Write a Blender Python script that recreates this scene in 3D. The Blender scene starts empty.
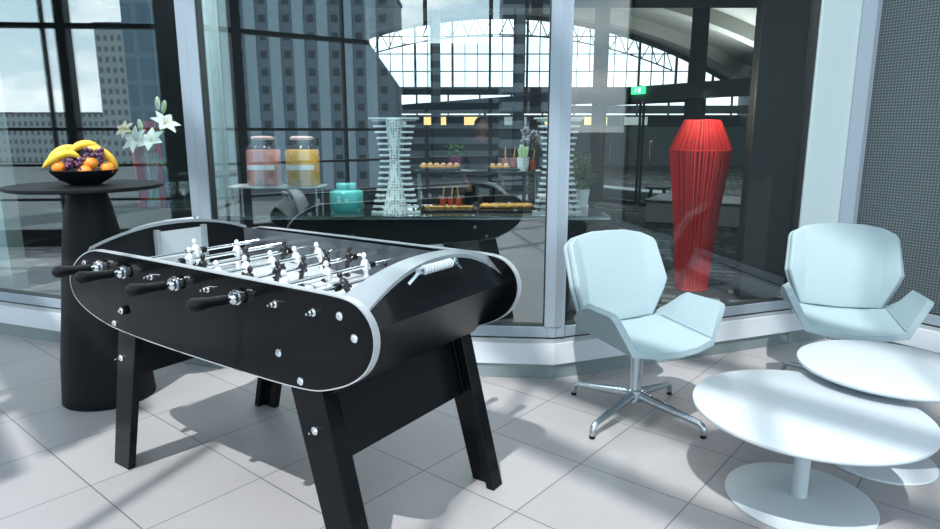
import bpy, bmesh, math, random
from mathutils import Vector, Matrix
random.seed(7)
PI = math.pi
sc = bpy.context.scene
COL = sc.collection

# ------------------------------------------------------------------ materials
def new_mat(name):
    m = bpy.data.materials.new(name); m.use_nodes = True
    nt = m.node_tree; b = nt.nodes['Principled BSDF']
    return m, nt, b

def mat(name, col, rough=.5, metal=0., coat=0., spec=.5, emit=None, estr=0., var=0., vscale=30., bump=0., bscale=200., trans=0., alpha=1.):
    m, nt, b = new_mat(name)
    b.inputs['Base Color'].default_value = (*col, 1)
    b.inputs['Roughness'].default_value = rough
    b.inputs['Metallic'].default_value = metal
    b.inputs['Coat Weight'].default_value = coat
    b.inputs['Coat Roughness'].default_value = .06
    b.inputs['Specular IOR Level'].default_value = spec
    b.inputs['Transmission Weight'].default_value = trans
    b.inputs['Alpha'].default_value = alpha
    if emit:
        b.inputs['Emission Color'].default_value = (*emit, 1)
        b.inputs['Emission Strength'].default_value = estr
    tc = nt.nodes.new('ShaderNodeTexCoord')
    if var:
        n = nt.nodes.new('ShaderNodeTexNoise'); n.inputs['Scale'].default_value = vscale; n.inputs['Detail'].default_value = 4
        nt.links.new(tc.outputs['Object'], n.inputs['Vector'])
        r = nt.nodes.new('ShaderNodeValToRGB')
        r.color_ramp.elements[0].color = (*[max(0, c * (1 - var)) for c in col], 1)
        r.color_ramp.elements[1].color = (*[min(1, c * (1 + var)) for c in col], 1)
        r.color_ramp.elements[0].position = .3; r.color_ramp.elements[1].position = .7
        nt.links.new(n.outputs['Fac'], r.inputs['Fac']); nt.links.new(r.outputs['Color'], b.inputs['Base Color'])
    if bump:
        n = nt.nodes.new('ShaderNodeTexNoise'); n.inputs['Scale'].default_value = bscale; n.inputs['Detail'].default_value = 3
        nt.links.new(tc.outputs['Object'], n.inputs['Vector'])
        bp = nt.nodes.new('ShaderNodeBump'); bp.inputs['Strength'].default_value = bump; bp.inputs['Distance'].default_value = .002
        nt.links.new(n.outputs['Fac'], bp.inputs['Height']); nt.links.new(bp.outputs['Normal'], b.inputs['Normal'])
    return m

def glass_mat(name, tint=(.86, .93, .93), r0=.06, rough=0.):
    """thin architectural glass: clear, tinted, with a mirror reflection that rises at grazing angles (Schlick, same from both sides)"""
    m = bpy.data.materials.new(name); m.use_nodes = True
    nt = m.node_tree; nt.nodes.clear(); N = nt.nodes; L = nt.links
    out = N.new('ShaderNodeOutputMaterial'); mix = N.new('ShaderNodeMixShader')
    t = N.new('ShaderNodeBsdfTransparent'); g = N.new('ShaderNodeBsdfGlossy'); ge = N.new('ShaderNodeNewGeometry')
    t.inputs['Color'].default_value = (*tint, 1); g.inputs['Roughness'].default_value = rough
    g.inputs['Color'].default_value = (.95, 1, 1, 1)
    d = N.new('ShaderNodeVectorMath'); d.operation = 'DOT_PRODUCT'; L.new(ge.outputs['Normal'], d.inputs[0]); L.new(ge.outputs['Incoming'], d.inputs[1])
    ab = N.new('ShaderNodeMath'); ab.operation = 'ABSOLUTE'; L.new(d.outputs['Value'], ab.inputs[0])
    om = N.new('ShaderNodeMath'); om.operation = 'SUBTRACT'; om.use_clamp = True; om.inputs[0].default_value = 1; L.new(ab.outputs[0], om.inputs[1])
    pw = N.new('ShaderNodeMath'); pw.operation = 'POWER'; pw.inputs[1].default_value = 5; L.new(om.outputs[0], pw.inputs[0])
    ma = N.new('ShaderNodeMath'); ma.operation = 'MULTIPLY_ADD'; ma.inputs[1].default_value = 1 - r0; ma.inputs[2].default_value = r0; L.new(pw.outputs[0], ma.inputs[0])
    L.new(ma.outputs[0], mix.inputs[0]); L.new(t.outputs[0], mix.inputs[1]); L.new(g.outputs[0], mix.inputs[2]); L.new(mix.outputs[0], out.inputs[0])
    return m

def tile_mat():
    """square pale grey tiles with thin dark joints, laid on the room's own grid"""
    m, nt, b = new_mat('floor_tile'); N = nt.nodes; L = nt.links
    tc = N.new('ShaderNodeTexCoord')
    def offs(th, o, sp):
        d = N.new('ShaderNodeVectorMath'); d.operation = 'DOT_PRODUCT'
        d.inputs[1].default_value = (math.cos(th), math.sin(th), 0)
        L.new(tc.outputs['Object'], d.inputs[0])
        s = N.new('ShaderNodeMath'); s.operation = 'SUBTRACT'; s.inputs[1].default_value = o; L.new(d.outputs['Value'], s.inputs[0])
        q = N.new('ShaderNodeMath'); q.operation = 'DIVIDE'; q.inputs[1].default_value = sp; L.new(s.outputs[0], q.inputs[0])
        r = N.new('ShaderNodeMath'); r.operation = 'ROUND'; L.new(q.outputs[0], r.inputs[0])
        e = N.new('ShaderNodeMath'); e.operation = 'SUBTRACT'; L.new(q.outputs[0], e.inputs[0]); L.new(r.outputs[0], e.inputs[1])
        ab = N.new('ShaderNodeMath'); ab.operation = 'ABSOLUTE'; L.new(e.outputs[0], ab.inputs[0])
        fl = N.new('ShaderNodeMath'); fl.operation = 'FLOOR'; L.new(q.outputs[0], fl.inputs[0])
        return ab, fl, q
    th = math.radians(50.15)
    a, fa, qa = offs(th, .835, .4535); c, fc, qc = offs(th + PI / 2, .786, .4545)
    mn = N.new('ShaderNodeMath'); mn.operation = 'MINIMUM'; L.new(a.outputs[0], mn.inputs[0]); L.new(c.outputs[0], mn.inputs[1])
    lt = N.new('ShaderNodeMath'); lt.operation = 'LESS_THAN'; lt.inputs[1].default_value = .0048; L.new(mn.outputs[0], lt.inputs[0])
    cb = N.new('ShaderNodeCombineXYZ'); L.new(fa.outputs[0], cb.inputs[0]); L.new(fc.outputs[0], cb.inputs[1])
    wn = N.new('ShaderNodeTexWhiteNoise'); L.new(cb.outputs[0], wn.inputs['Vector'])
    # fine brushed grain across each tile
    cg = N.new('ShaderNodeCombineXYZ'); L.new(qa.outputs[0], cg.inputs[0]); L.new(qc.outputs[0], cg.inputs[1])
    mp = N.new('ShaderNodeMapping'); mp.inputs['Scale'].default_value = (2.5, 26, 1); L.new(cg.outputs[0], mp.inputs['Vector'])
    ns = N.new('ShaderNodeTexNoise'); ns.inputs['Scale'].default_value = 1.6; ns.inputs['Detail'].default_value = 5; L.new(mp.outputs[0], ns.inputs['Vector'])
    s1 = N.new('ShaderNodeMath'); s1.operation = 'MULTIPLY_ADD'; s1.inputs[1].default_value = .10; s1.inputs[2].default_value = .90; L.new(ns.outputs['Fac'], s1.inputs[0])
    s2 = N.new('ShaderNodeMath'); s2.operation = 'MULTIPLY_ADD'; s2.inputs[1].default_value = .07; L.new(wn.outputs['Value'], s2.inputs[0]); L.new(s1.outputs[0], s2.inputs[2])
    vm = N.new('ShaderNodeVectorMath'); vm.operation = 'SCALE'; vm.inputs[0].default_value = FLOOR_COL; L.new(s2.outputs[0], vm.inputs['Scale'])
    mx = N.new('ShaderNodeMix'); mx.data_type = 'RGBA'; L.new(lt.outputs[0], mx.inputs['Factor']); L.new(vm.outputs[0], mx.inputs['A'])
    mx.inputs['B'].default_value = (.085, .095, .10, 1)
    L.new(mx.outputs['Result'], b.inputs['Base Color'])
    b.inputs['Roughness'].default_value = .38; b.inputs['Specular IOR Level'].default_value = .45
    bp = N.new('ShaderNodeBump'); bp.inputs['Strength'].default_value = .25; bp.inputs['Distance'].default_value = .002; bp.invert = True
    L.new(lt.outputs[0], bp.inputs['Height']); L.new(bp.outputs['Normal'], b.inputs['Normal'])
    return m

def carpet_mat():
    m, nt, b = new_mat('dark_carpet'); N = nt.nodes; L = nt.links
    tc = N.new('ShaderNodeTexCoord'); mp = N.new('ShaderNodeMapping')
    mp.inputs['Rotation'].default_value = (0, 0, .35); L.new(tc.outputs['Object'], mp.inputs['Vector'])
    br = N.new('ShaderNodeTexBrick'); br.inputs['Scale'].default_value = 1.0
    br.inputs['Brick Width'].default_value = .34; br.inputs['Row Height'].default_value = .17; br.inputs['Mortar Size'].default_value = .035
    br.inputs['Color1'].default_value = (.30, .33, .34, 1); br.inputs['Color2'].default_value = (.02, .022, .025, 1); br.inputs['Mortar'].default_value = (.02, .022, .025, 1)
    br.inputs['Bias'].default_value = .25
    L.new(mp.outputs[0], br.inputs['Vector']); L.new(br.outputs['Color'], b.inputs['Base Color']); b.inputs['Roughness'].default_value = .9
    return m

def grid_mat(name, dark, light, sx, sz, fx, fz):
    """a facade: a regular grid of dark window openings in a lighter wall"""
    m, nt, b = new_mat(name); N = nt.nodes; L = nt.links
    tc = N.new('ShaderNodeTexCoord'); sp = N.new('ShaderNodeSeparateXYZ'); L.new(tc.outputs['Object'], sp.inputs[0])
    def cell(o, s, f):
        d = N.new('ShaderNodeMath'); d.operation = 'DIVIDE'; d.inputs[1].default_value = s; L.new(o, d.inputs[0])
        fr = N.new('ShaderNodeMath'); fr.operation = 'FRACT'; L.new(d.outputs[0], fr.inputs[0])
        l = N.new('ShaderNodeMath'); l.operation = 'LESS_THAN'; l.inputs[1].default_value = f; L.new(fr.outputs[0], l.inputs[0]); return l
    a = cell(sp.outputs['X'], sx, fx); c = cell(sp.outputs['Z'], sz, fz)
    mu = N.new('ShaderNodeMath'); mu.operation = 'MULTIPLY'; L.new(a.outputs[0], mu.inputs[0]); L.new(c.outputs[0], mu.inputs[1])
    mx = N.new('ShaderNodeMix'); mx.data_type = 'RGBA'; L.new(mu.outputs[0], mx.inputs['Factor'])
    mx.inputs['A'].default_value = (*light, 1); mx.inputs['B'].default_value = (*dark, 1)
    L.new(mx.outputs['Result'], b.inputs['Base Color']); b.inputs['Roughness'].default_value = .6
    return m

def screen_mat():
    """dark grey perforated blind: rows of small pale dots"""
    m, nt, b = new_mat('perforated_blind'); N = nt.nodes; L = nt.links
    tc = N.new('ShaderNodeTexCoord'); sp = N.new('ShaderNodeSeparateXYZ'); L.new(tc.outputs['Object'], sp.inputs[0])
    def wave(o):
        k = N.new('ShaderNodeMath'); k.operation = 'MULTIPLY'; k.inputs[1].default_value = 2 * PI / .017; L.new(o, k.inputs[0])
        q = N.new('ShaderNodeMath'); q.operation = 'SINE'; L.new(k.outputs[0], q.inputs[0]); return q
    wx, wz = wave(sp.outputs['X']), wave(sp.outputs['Z'])
    v = N.new('ShaderNodeMath'); v.operation = 'ADD'; L.new(wx.outputs[0], v.inputs[0]); L.new(wz.outputs[0], v.inputs[1])
    r = N.new('ShaderNodeValToRGB'); r.color_ramp.elements[0].position = .35; r.color_ramp.elements[1].position = .75
    r.color_ramp.elements[0].color = (.036, .051, .058, 1); r.color_ramp.elements[1].color = (.105, .143, .157, 1)
    mr = N.new('ShaderNodeMapRange'); mr.inputs['From Min'].default_value = -1; mr.inputs['From Max'].default_value = 2; L.new(v.outputs[0], mr.inputs['Value'])
    L.new(mr.outputs[0], r.inputs['Fac']); L.new(r.outputs['Color'], b.inputs['Base Color']); b.inputs['Roughness'].default_value = .75
    return m

def dots_mat():
    m, nt, b = new_mat('dotted_white'); N = nt.nodes; L = nt.links
    tc = N.new('ShaderNodeTexCoord')
    v = N.new('ShaderNodeTexVoronoi'); v.inputs['Scale'].default_value = 62; v.inputs['Randomness'].default_value = .3; L.new(tc.outputs['Object'], v.inputs['Vector'])
    r = N.new('ShaderNodeValToRGB'); r.color_ramp.elements[0].position = .30; r.color_ramp.elements[1].position = .36
    r.color_ramp.elements[0].color = (.05, .07, .08, 1); r.color_ramp.elements[1].color = (.85, .9, .9, 1)
    L.new(v.outputs['Distance'], r.inputs['Fac']); L.new(r.outputs['Color'], b.inputs['Base Color'])
    return m

FLOOR_COL = (.325, .325, .331)
M = {}
M['tile'] = tile_mat()
M['carpet'] = carpet_mat()
M['black'] = mat('gloss_black_laminate', (.004, .005, .006), .14, spec=.13)
M['black_end'] = mat('satin_black_panel', (.005, .0065, .008), .28, spec=.2)
M['black_matte'] = mat('matte_black', (.007, .009, .0105), .5, spec=.12, bump=.15, bscale=400)
M['rubber'] = mat('black_rubber', (.004, .005, .006), .4, spec=.2)
M['edge'] = mat('pale_edge_band', (.42, .46, .485), .35, .25)
M['edge_strip'] = mat('silver_rim_strip', (.31, .36, .385), .4, .5)
M['chrome'] = mat('chrome', (.78, .82, .85), .14, 1.)
M['steel'] = mat('brushed_aluminium', (.50, .57, .61), .27, 1.)
M['field'] = mat('white_playfield', (.60, .655, .68), .3, coat=.3)
M['line'] = mat('field_line', (.08, .09, .1), .5)
M['wallgrey'] = mat('table_inner_grey', (.07, .085, .1), .2, coat=.4)
M['goalgrey'] = mat('goal_plate_grey', (.42, .48, .5), .35)
M['white_fig'] = mat('white_cast_figure', (.62, .66, .68), .35)
M['black_fig'] = mat('black_cast_figure', (.012, .013, .015), .3)
M['fabric'] = mat('pale_aqua_wool', (.305, .402, .433), .85, spec=.2, var=.04, vscale=120, bump=.4, bscale=900)
M['fabric_shell'] = mat('pale_aqua_shell', (.30, .40, .435), .8, spec=.2, bump=.3, bscale=900)
M['white_lac'] = mat('white_lacquer', (.455, .52, .555), .36, spec=.3)
M['alu'] = mat('powder_blue_grey_aluminium', (.28, .35, .41), .45, .2)
M['alu_dark'] = mat('dark_gasket', (.015, .02, .023), .5)
M['white_sill'] = mat('white_sill_panel', (.60, .66, .71), .5)
M['skirt'] = mat('grey_green_skirting', (.21, .265, .275), .4, .2, var=.12, vscale=5)
M['groove'] = mat('sill_strip_grey', (.36, .41, .43), .45, .2)
M['pillar'] = mat('pale_teal_cladding', (.37, .48, .505), .5)
M['blind'] = screen_mat()
M['glass'] = glass_mat('facade_glass', (.87, .94, .94), .185)
M['glass_right'] = glass_mat('facade_glass_right', (.86, .91, .91), .06)
M['glass_thin'] = glass_mat('clear_glass', (.95, .98, .975), .045)
M['glass_vase'] = glass_mat('vase_glass', (.93, .97, .96), .11)
M['dark_wall'] = mat('dark_interior_wall', (.014, .017, .019), .6)
M['dark_ceiling'] = mat('dark_interior_ceiling', (.03, .034, .036), .7)
M['vault'] = mat('vault_concrete', (.46, .46, .42), .8, var=.06, vscale=.5)
M['vault_rib'] = mat('vault_rib', (.36, .36, .33), .8)
M['mull_dark'] = mat('dark_steel', (.022, .027, .031), .45, .3)
M['mull_mid'] = mat('grey_steel', (.055, .068, .073), .45, .3)
M['beam'] = mat('grey_lintel', (.14, .16, .165), .55)
M['red'] = mat('red_cord', (.62, .02, .022), .55, emit=(.8, .01, .012), estr=.0)
M['red_dark'] = mat('red_lining', (.33, .008, .012), .7)
M['counter'] = mat('black_counter_laminate', (.016, .019, .021), .3)
M['counter_top'] = mat('dark_counter_glass', (.05, .065, .068), .08, coat=.5)
M['stone'] = mat('pale_stone', (.42, .44, .42), .6)
M['leaf'] = mat('green_leaf', (.06, .16, .05), .5, var=.3, vscale=20)
M['leaf_dark'] = mat('dark_green_leaf', (.035, .10, .035), .5, var=.3, vscale=20)
M['petal'] = mat('white_petal', (.82, .88, .84), .5)
M['bud'] = mat('pale_green_bud', (.55, .66, .42), .5)
M['cream'] = mat('cream_petal', (.70, .64, .46), .5)
M['banana'] = mat('banana_skin', (.80, .52, .05), .45, var=.12, vscale=30)
M['banana_tip'] = mat('banana_stem', (.26, .22, .06), .6)
M['orange'] = mat('orange_peel', (.86, .28, .03), .45, bump=.35, bscale=350)
M['grape'] = mat('purple_grape', (.09, .022, .07), .25, coat=.3)
M['stem'] = mat('green_stem', (.25, .34, .12), .6)
M['juice_pink'] = mat('pink_juice', (.80, .27, .22), .4, emit=(.8, .25, .2), estr=.0)
M['lid_pink'] = mat('pale_pink_lid', (.78, .50, .48), .5)
M['juice_orange'] = mat('orange_juice', (.95, .44, .02), .4)
M['label_white'] = mat('white_label', (.85, .85, .85), .5)
M['juice_red'] = mat('red_juice', (.55, .07, .035), .3)
M['teal'] = mat('turquoise_ceramic', (.10, .56, .54), .25, coat=.5)
M['slat'] = mat('white_slat', (.80, .86, .87), .4)
M['dots'] = dots_mat()
M['tray'] = mat('dark_wood_tray', (.045, .03, .022), .5)
M['slate'] = mat('dark_slate', (.03, .033, .035), .5)
M['pastry'] = mat('golden_pastry', (.72, .40, .10), .6, var=.25, vscale=60)
M['pastry_pale'] = mat('salmon_canape', (.80, .47, .24), .6, var=.25, vscale=60)
M['filling'] = mat('brown_filling', (.25, .08, .03), .6)
M['celery'] = mat('celery_green', (.58, .74, .44), .5)
M['pot'] = mat('white_pot', (.80, .84, .84), .35)
M['soil'] = mat('dark_soil', (.03, .022, .016), .9)
M['brass'] = mat('brass_handle', (.62, .47, .20), .25, 1.)
M['exit'] = mat('exit_green', (.02, .35, .12), .4, emit=(.06, .95, .35), estr=1.6)
M['exit_mark'] = mat('exit_mark', (.8, .9, .85), .4, emit=(.8, 1, .9), estr=1.6)
M['warm_lamp'] = mat('warm_lit_panel', (.8, .6, .3), .5, emit=(1., .68, .26), estr=1.7)
M['cool_lit'] = mat('lit_shop_panel', (.5, .55, .5), .5, emit=(.75, .85, .85), estr=.55)
M['shop_grey'] = mat('shopfront_grey', (.16, .19, .2), .5)
M['jacket'] = mat('grey_jacket', (.10, .115, .12), .85, bump=.3)
M['trouser'] = mat('dark_trousers', (.018, .02, .023), .85)
M['skin'] = mat('skin', (.36, .20, .14), .55)
M['hair'] = mat('dark_hair', (.018, .013, .010), .6)
M['shoe'] = mat('black_leather', (.012, .012, .012), .35)
M['magenta'] = mat('magenta_wrap', (.20, .05, .17), .6)
M['hydrangea'] = mat('grey_lilac_petal', (.42, .42, .48), .7)
M['facade_strip'] = mat('pale_facade_strip', (.42, .54, .62), .5)
M['facade_glass'] = mat('facade_window', (.05, .075, .095), .3)
M['facade_dark'] = grid_mat('dark_window_column', (.05, .07, .09), (.24, .29, .33), 4.6, 3.0, 1.0, .5)
M['block_grey'] = mat('grey_blue_facade', (.20, .255, .30), .6)
M['tower'] = grid_mat('dotted_tower_facade', (.16, .20, .22), (.42, .47, .48), 2.0, 3.0, .5, .5)
M['bluebld'] = grid_mat('blue_office_facade', (.15, .24, .31), (.22, .31, .38), 3.0, 3.4, .8, .8)
M['ground_out'] = mat('outdoor_paving', (.13, .15, .155), .8, var=.1, vscale=.3)
M['roofwhite'] = mat('pale_canopy_roof', (.75, .8, .82), .5)

# ------------------------------------------------------------------ mesh helpers
class MB:
    """collects faces and links them as ONE mesh object"""
    def __init__(s): s.v = []; s.f = []; s.mi = []
    def add(s, vs, fs, mi=0):
        o = len(s.v); s.v += [tuple(v) for v in vs]
        for f in fs: s.f.append([i + o for i in f]); s.mi.append(mi)
        return s
    def box(s, c, d, rz=0., mi=0, mtx=None):
        x, y, z = [q / 2 for q in d]
        vs = [Vector((a * x, b * y, e * z)) for a in (-1, 1) for b in (-1, 1) for e in (-1, 1)]
        m = Matrix.Translation(Vector(c)) @ (mtx if mtx is not None else Matrix.Rotation(rz, 4, 'Z'))
        return s.add([m @ v for v in vs], [(0, 1, 3, 2), (4, 6, 7, 5), (0, 4, 5, 1), (2, 3, 7, 6), (0, 2, 6, 4), (1, 5, 7, 3)], mi)
    def lathe(s, prof, n=32, c=(0, 0, 0), mi=0, axis=None, closed=True):
        """prof: list of (r, z) bottom to top"""
        m = Matrix.Identity(4)
        if axis is not None: m = Vector((0, 0, 1)).rotation_difference(Vector(axis).normalized()).to_matrix().to_4x4()
        m = Matrix.Translation(Vector(c)) @ m
        vs = []; fs = []; k = len(prof)
        for r, z in prof:
            for i in range(n):
                a = 2 * PI * i / n; vs.append(m @ Vector((r * math.cos(a), r * math.sin(a), z)))
        for j in range(k - 1):
            for i in range(n):
                i2 = (i + 1) % n; fs.append((j * n + i, j * n + i2, (j + 1) * n + i2, (j + 1) * n + i))
        if closed:
            fs.append(tuple(range(n - 1, -1, -1))); fs.append(tuple((k - 1) * n + i for i in range(n)))
        return s.add(vs, fs, mi)
    def cyl(s, a, b, r, r2=None, n=16, mi=0):
        a = Vector(a); b = Vector(b); r2 = r if r2 is None else r2
        return s.lathe([(r, 0), (r2, (b - a).length)], n, a, mi, b - a)
    def tube(s, pts, rad, n=10, mi=0, cap=True):
        pts = [Vector(p) for p in pts]; k = len(pts)
        rads = rad if isinstance(rad, (list, tuple)) else [rad] * k
        vs = []; fs = []
        t0 = (pts[1] - pts[0]).normalized(); up = Vector((0, 0, 1)) if abs(t0.z) < .9 else Vector((1, 0, 0))
        u = t0.cross(up).normalized()
        for j in range(k):
            t = (pts[min(j + 1, k - 1)] - pts[max(j - 1, 0)]).normalized()
            u = (u - t * u.dot(t)).normalized(); w = t.cross(u)
            for i in range(n):
                a = 2 * PI * i / n; vs.append(pts[j] + (u * math.cos(a) + w * math.sin(a)) * rads[j])
        for j in range(k - 1):
            for i in range(n):
                i2 = (i + 1) % n; fs.append((j * n + i, j * n + i2, (j + 1) * n + i2, (j + 1) * n + i))
        if cap: fs.append(tuple(range(n - 1, -1, -1))); fs.append(tuple((k - 1) * n + i for i in range(n)))
        return s.add(vs, fs, mi)
    def ball(s, c, r, n=12, sc3=(1, 1, 1), mi=0, mtx=None):
        prof = []; vs = []; fs = []; m2 = n // 2 + 1
        rot = mtx if mtx is not None else Matrix.Identity(3)
        for j in range(m2 + 1):
            p = PI * j / m2
            for i in range(n):
                a = 2 * PI * i / n
                vs.append(Vector(c) + rot @ Vector((r * sc3[0] * math.sin(p) * math.cos(a), r * sc3[1] * math.sin(p) * math.sin(a), -r * sc3[2] * math.cos(p))))
        for j in range(m2):
            for i in range(n):
                i2 = (i + 1) % n; fs.append((j * n + i, j * n + i2, (j + 1) * n + i2, (j + 1) * n + i))
        return s.add(vs, fs, mi)
    def prism(s, poly, axis, lo, hi, mi=0):
        """poly: 2D points; axis 'y': points are (x,z) extruded along y; 'x': (y,z) along x; 'z': (x,y) along z"""
        def pt(p, h): return {'y': (p[0], h, p[1]), 'x': (h, p[0], p[1]), 'z': (p[0], p[1], h)}[axis]
        n = len(poly); vs = [pt(p, lo) for p in poly] + [pt(p, hi) for p in poly]
        fs = [tuple(range(n)), tuple(range(2 * n - 1, n - 1, -1))] + [(i, i + n, (i + 1) % n + n, (i + 1) % n) for i in range(n)]
        return s.add(vs, fs, mi)
    def build(s, name, m, parent=None, smooth=35, bevel=0., seg=2, sub=0, loc=None, rz=0.):
        me = bpy.data.meshes.new(name); me.from_pydata(s.v, [], s.f)
        ms = m if isinstance(m, (list, tuple)) else [m]
        for q in ms: me.materials.append(q)
        for p, i in zip(me.polygons, s.mi): p.material_index = i
        bm = bmesh.new(); bm.from_mesh(me)
        bmesh.ops.remove_doubles(bm, verts=bm.verts, dist=1e-6)
        bmesh.ops.recalc_face_normals(bm, faces=bm.faces); bm.to_mesh(me); bm.free()
        if smooth:
            me.shade_smooth(); me.set_sharp_from_angle(angle=math.radians(smooth))
        o = bpy.data.objects.new(name, me); COL.objects.link(o)
        if parent: o.parent = parent
        if loc is not None: o.location = loc
        if rz: o.rotation_euler.z = rz
        if bevel:
            b = o.modifiers.new('bevel', 'BEVEL'); b.width = bevel; b.segments = seg; b.limit_method = 'ANGLE'; b.angle_limit = math.radians(30); b.harden_normals = False
        if sub:
            q = o.modifiers.new('sub', 'SUBSURF'); q.levels = sub; q.render_levels = sub
        return o

def tag(o, label=None, cat=None, group=None, kind=None):
    if label: o['label'] = label
    if cat: o['category'] = cat
    if group: o['group'] = group
    if kind: o['kind'] = kind
    return o
def thing(name, label, cat, loc=(0, 0, 0), rz=0., group=None):
    o = bpy.data.objects.new(name, None); COL.objects.link(o)
    o.empty_display_size = .1
    o.location = loc; o.rotation_euler = (0, 0, rz)
    return tag(o, label, cat, group)
def struct(o, label=None):
    o['kind'] = 'structure'
    if label: o['label'] = label
    return o
def copy_tree(o, parent=None):
    c = o.copy(); COL.objects.link(c)
    if parent: c.parent = parent
    for ch in list(o.children): copy_tree(ch, c)
    return c
def dup(o, loc, rz=None, label=None, group=None):
    c = copy_tree(o); c.location = loc
    if rz is not None: c.rotation_euler.z = rz
    if label: c['label'] = label
    if group: c['group'] = group
    return c

# ------------------------------------------------------------------ camera
F = 656.0
cam = bpy.data.cameras.new('camera'); co = bpy.data.objects.new('camera', cam); COL.objects.link(co)
cam.sensor_fit = 'HORIZONTAL'; cam.sensor_width = 36.; cam.lens = 36. * F / 940.
cam.clip_start = .05; cam.clip_end = 1000
co.location = (0, 0, 1.34); co.rotation_euler = (math.radians(90 - 11.5), 0, 0)
sc.camera = co

# ------------------------------------------------------------------ shell: floor and glazed wall
fl = MB().prism([(-9, 4), (-4.6, 4.9), (-1.475, 3.645), (.46, 3.48), (2.32, 4.2), (4.3, 1.2), (6, -11), (1.5, -10.0)], 'z', -.12, 0).build('floor', M['tile'], smooth=0)
struct(fl, 'pale grey square floor tiles laid diagonally')
fi = MB().prism([(-4.6, 4.92), (-1.475, 3.665), (.46, 3.50), (2.32, 4.22), (4.3, 1.25), (26, 1.25), (26, 46), (-16, 46), (-16, 4.9)], 'z', -.12, -.002).build('floor_interior', M['carpet'], smooth=0)
struct(fi, 'dark patterned carpet inside the lounge')

L_END, C0, C1, PIL, C2 = (-4.6, 4.79), (-1.475, 3.575), (.46, 3.41), (2.04, 4.016), (2.355, 4.137)
D_END = (2.355 + .55 * 3.6, 4.137 - .835 * 3.6)
TOPZ = 3.7
trim_n = [0]
def facet(a, b, side, n, win, gm, endjamb=True):
    """one straight bay of the glazed wall: skirting, white sill panel, metal strip, frame and pane"""
    A = Vector((*a, 0)); B = Vector((*b, 0)); d = (B - A).normalized(); L = (B - A).length
    nrm = Vector((d.y, -d.x, 0))                 # towards the viewer
    rz = math.atan2(d.y, d.x)
    def slab(mb, s0, s1, d0, d1, z0, z1):        # d: depth behind the face
        c = A + d * (s0 + s1) / 2 - nrm * (d0 + d1) / 2; c.z = (z0 + z1) / 2
        mb.box(c, (s1 - s0, abs(d1 - d0), z1 - z0), rz); return mb
    struct(slab(MB(), 0, L, .012, .09, 0, .085).build('baseboard_' + side, M['skirt']), 'grey green skirting')
    struct(slab(MB(), 0, L, .0, .09, .085, .203).build('wall_' + side, M['white_sill']), 'white sill panel')
    t = MB(); slab(t, 0, L, .010, .09, .203, .228); trim_n[0] += 1
    struct(t.build('trim_%d' % trim_n[0], M['groove']), 'thin grey strip on the sill')
    t = MB(); slab(t, 0, L, .022, .09, .228, .238); trim_n[0] += 1
    struct(t.build('trim_%d' % trim_n[0], M['alu_dark']), 'dark gap under the frame')
    w = MB()
    slab(w, 0, L, .006, .09, .238, .298)          # sill rail
    slab(w, 0, L, .006, .09, TOPZ - .06, TOPZ)
    slab(w, 0, .058, .0, .09, .298, TOPZ - .06); 
    if endjamb: slab(w, L - .058, L, .0, .09, .298, TOPZ - .06)
    wo = struct(w.build('window_%d' % n, M['alu'], bevel=.002), win)
    g = MB(); slab(g, .058, .064, .012, .07, .298, TOPZ - .06); slab(g, L - (.064 if endjamb else .012), L - (.058 if endjamb else 0), .012, .07, .298, TOPZ - .06)
    slab(g, .064, L - .064, .012, .07, .298, .303)
    g.build('gasket', M['alu_dark'], wo)
    if gm:
        p = MB(); slab(p, .06, L - (.06 if endjamb else .01), .040, .050, .30, TOPZ - .06)
        p.build('pane', gm, wo, smooth=0)
    return A, d, nrm, rz
facet(L_END, C0, 'left', 1, 'left window bay with aluminium frame', M['glass'])
facet(C0, C1, 'middle', 2, 'middle window bay with aluminium frame', M['glass'])
facet(C1, PIL, 'right', 3, 'right window bay with aluminium frame', M['glass_right'], False)
# corner posts between bays
for k, (c, rz) in enumerate(((C0, math.radians(-12.5)), (C1, math.radians(8.5)))):
    t = MB().box((c[0], c[1] + .055, (TOPZ + .24) / 2), (.10, .09, TOPZ - .24), rz); trim_n[0] += 1
    struct(t.build('trim_%d' % trim_n[0], M['alu'], bevel=.003), 'aluminium corner post between two window bays')
# pale cladding pillar
A = Vector((*PIL, 0)); B = Vector((*C2, 0)); d = (B - A).normalized(); rzp = math.atan2(d.y, d.x); nr = Vector((d.y, -d.x, 0)); Lp = (B - A).length
for nm, z0, z1, m_, lab in (('baseboard_pillar', 0, .085, 'skirt', 'grey green skirting'), ('wall_pillar_sill', .085, .203, 'white_sill', 'white sill panel')):
    c = (A + B) / 2 - nr * .05; struct(MB().box((c.x, c.y, (z0 + z1) / 2), (Lp, .09, z1 - z0), rzp).build(nm, M[m_]), lab)
c = (A + B) / 2 - nr * .022
struct(MB().box((c.x, c.y, (TOPZ + .203) / 2), (Lp, .05, TOPZ - .203), rzp).build('wall_pillar', M['pillar'], bevel=.006), 'pale teal cladding pillar')
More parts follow.
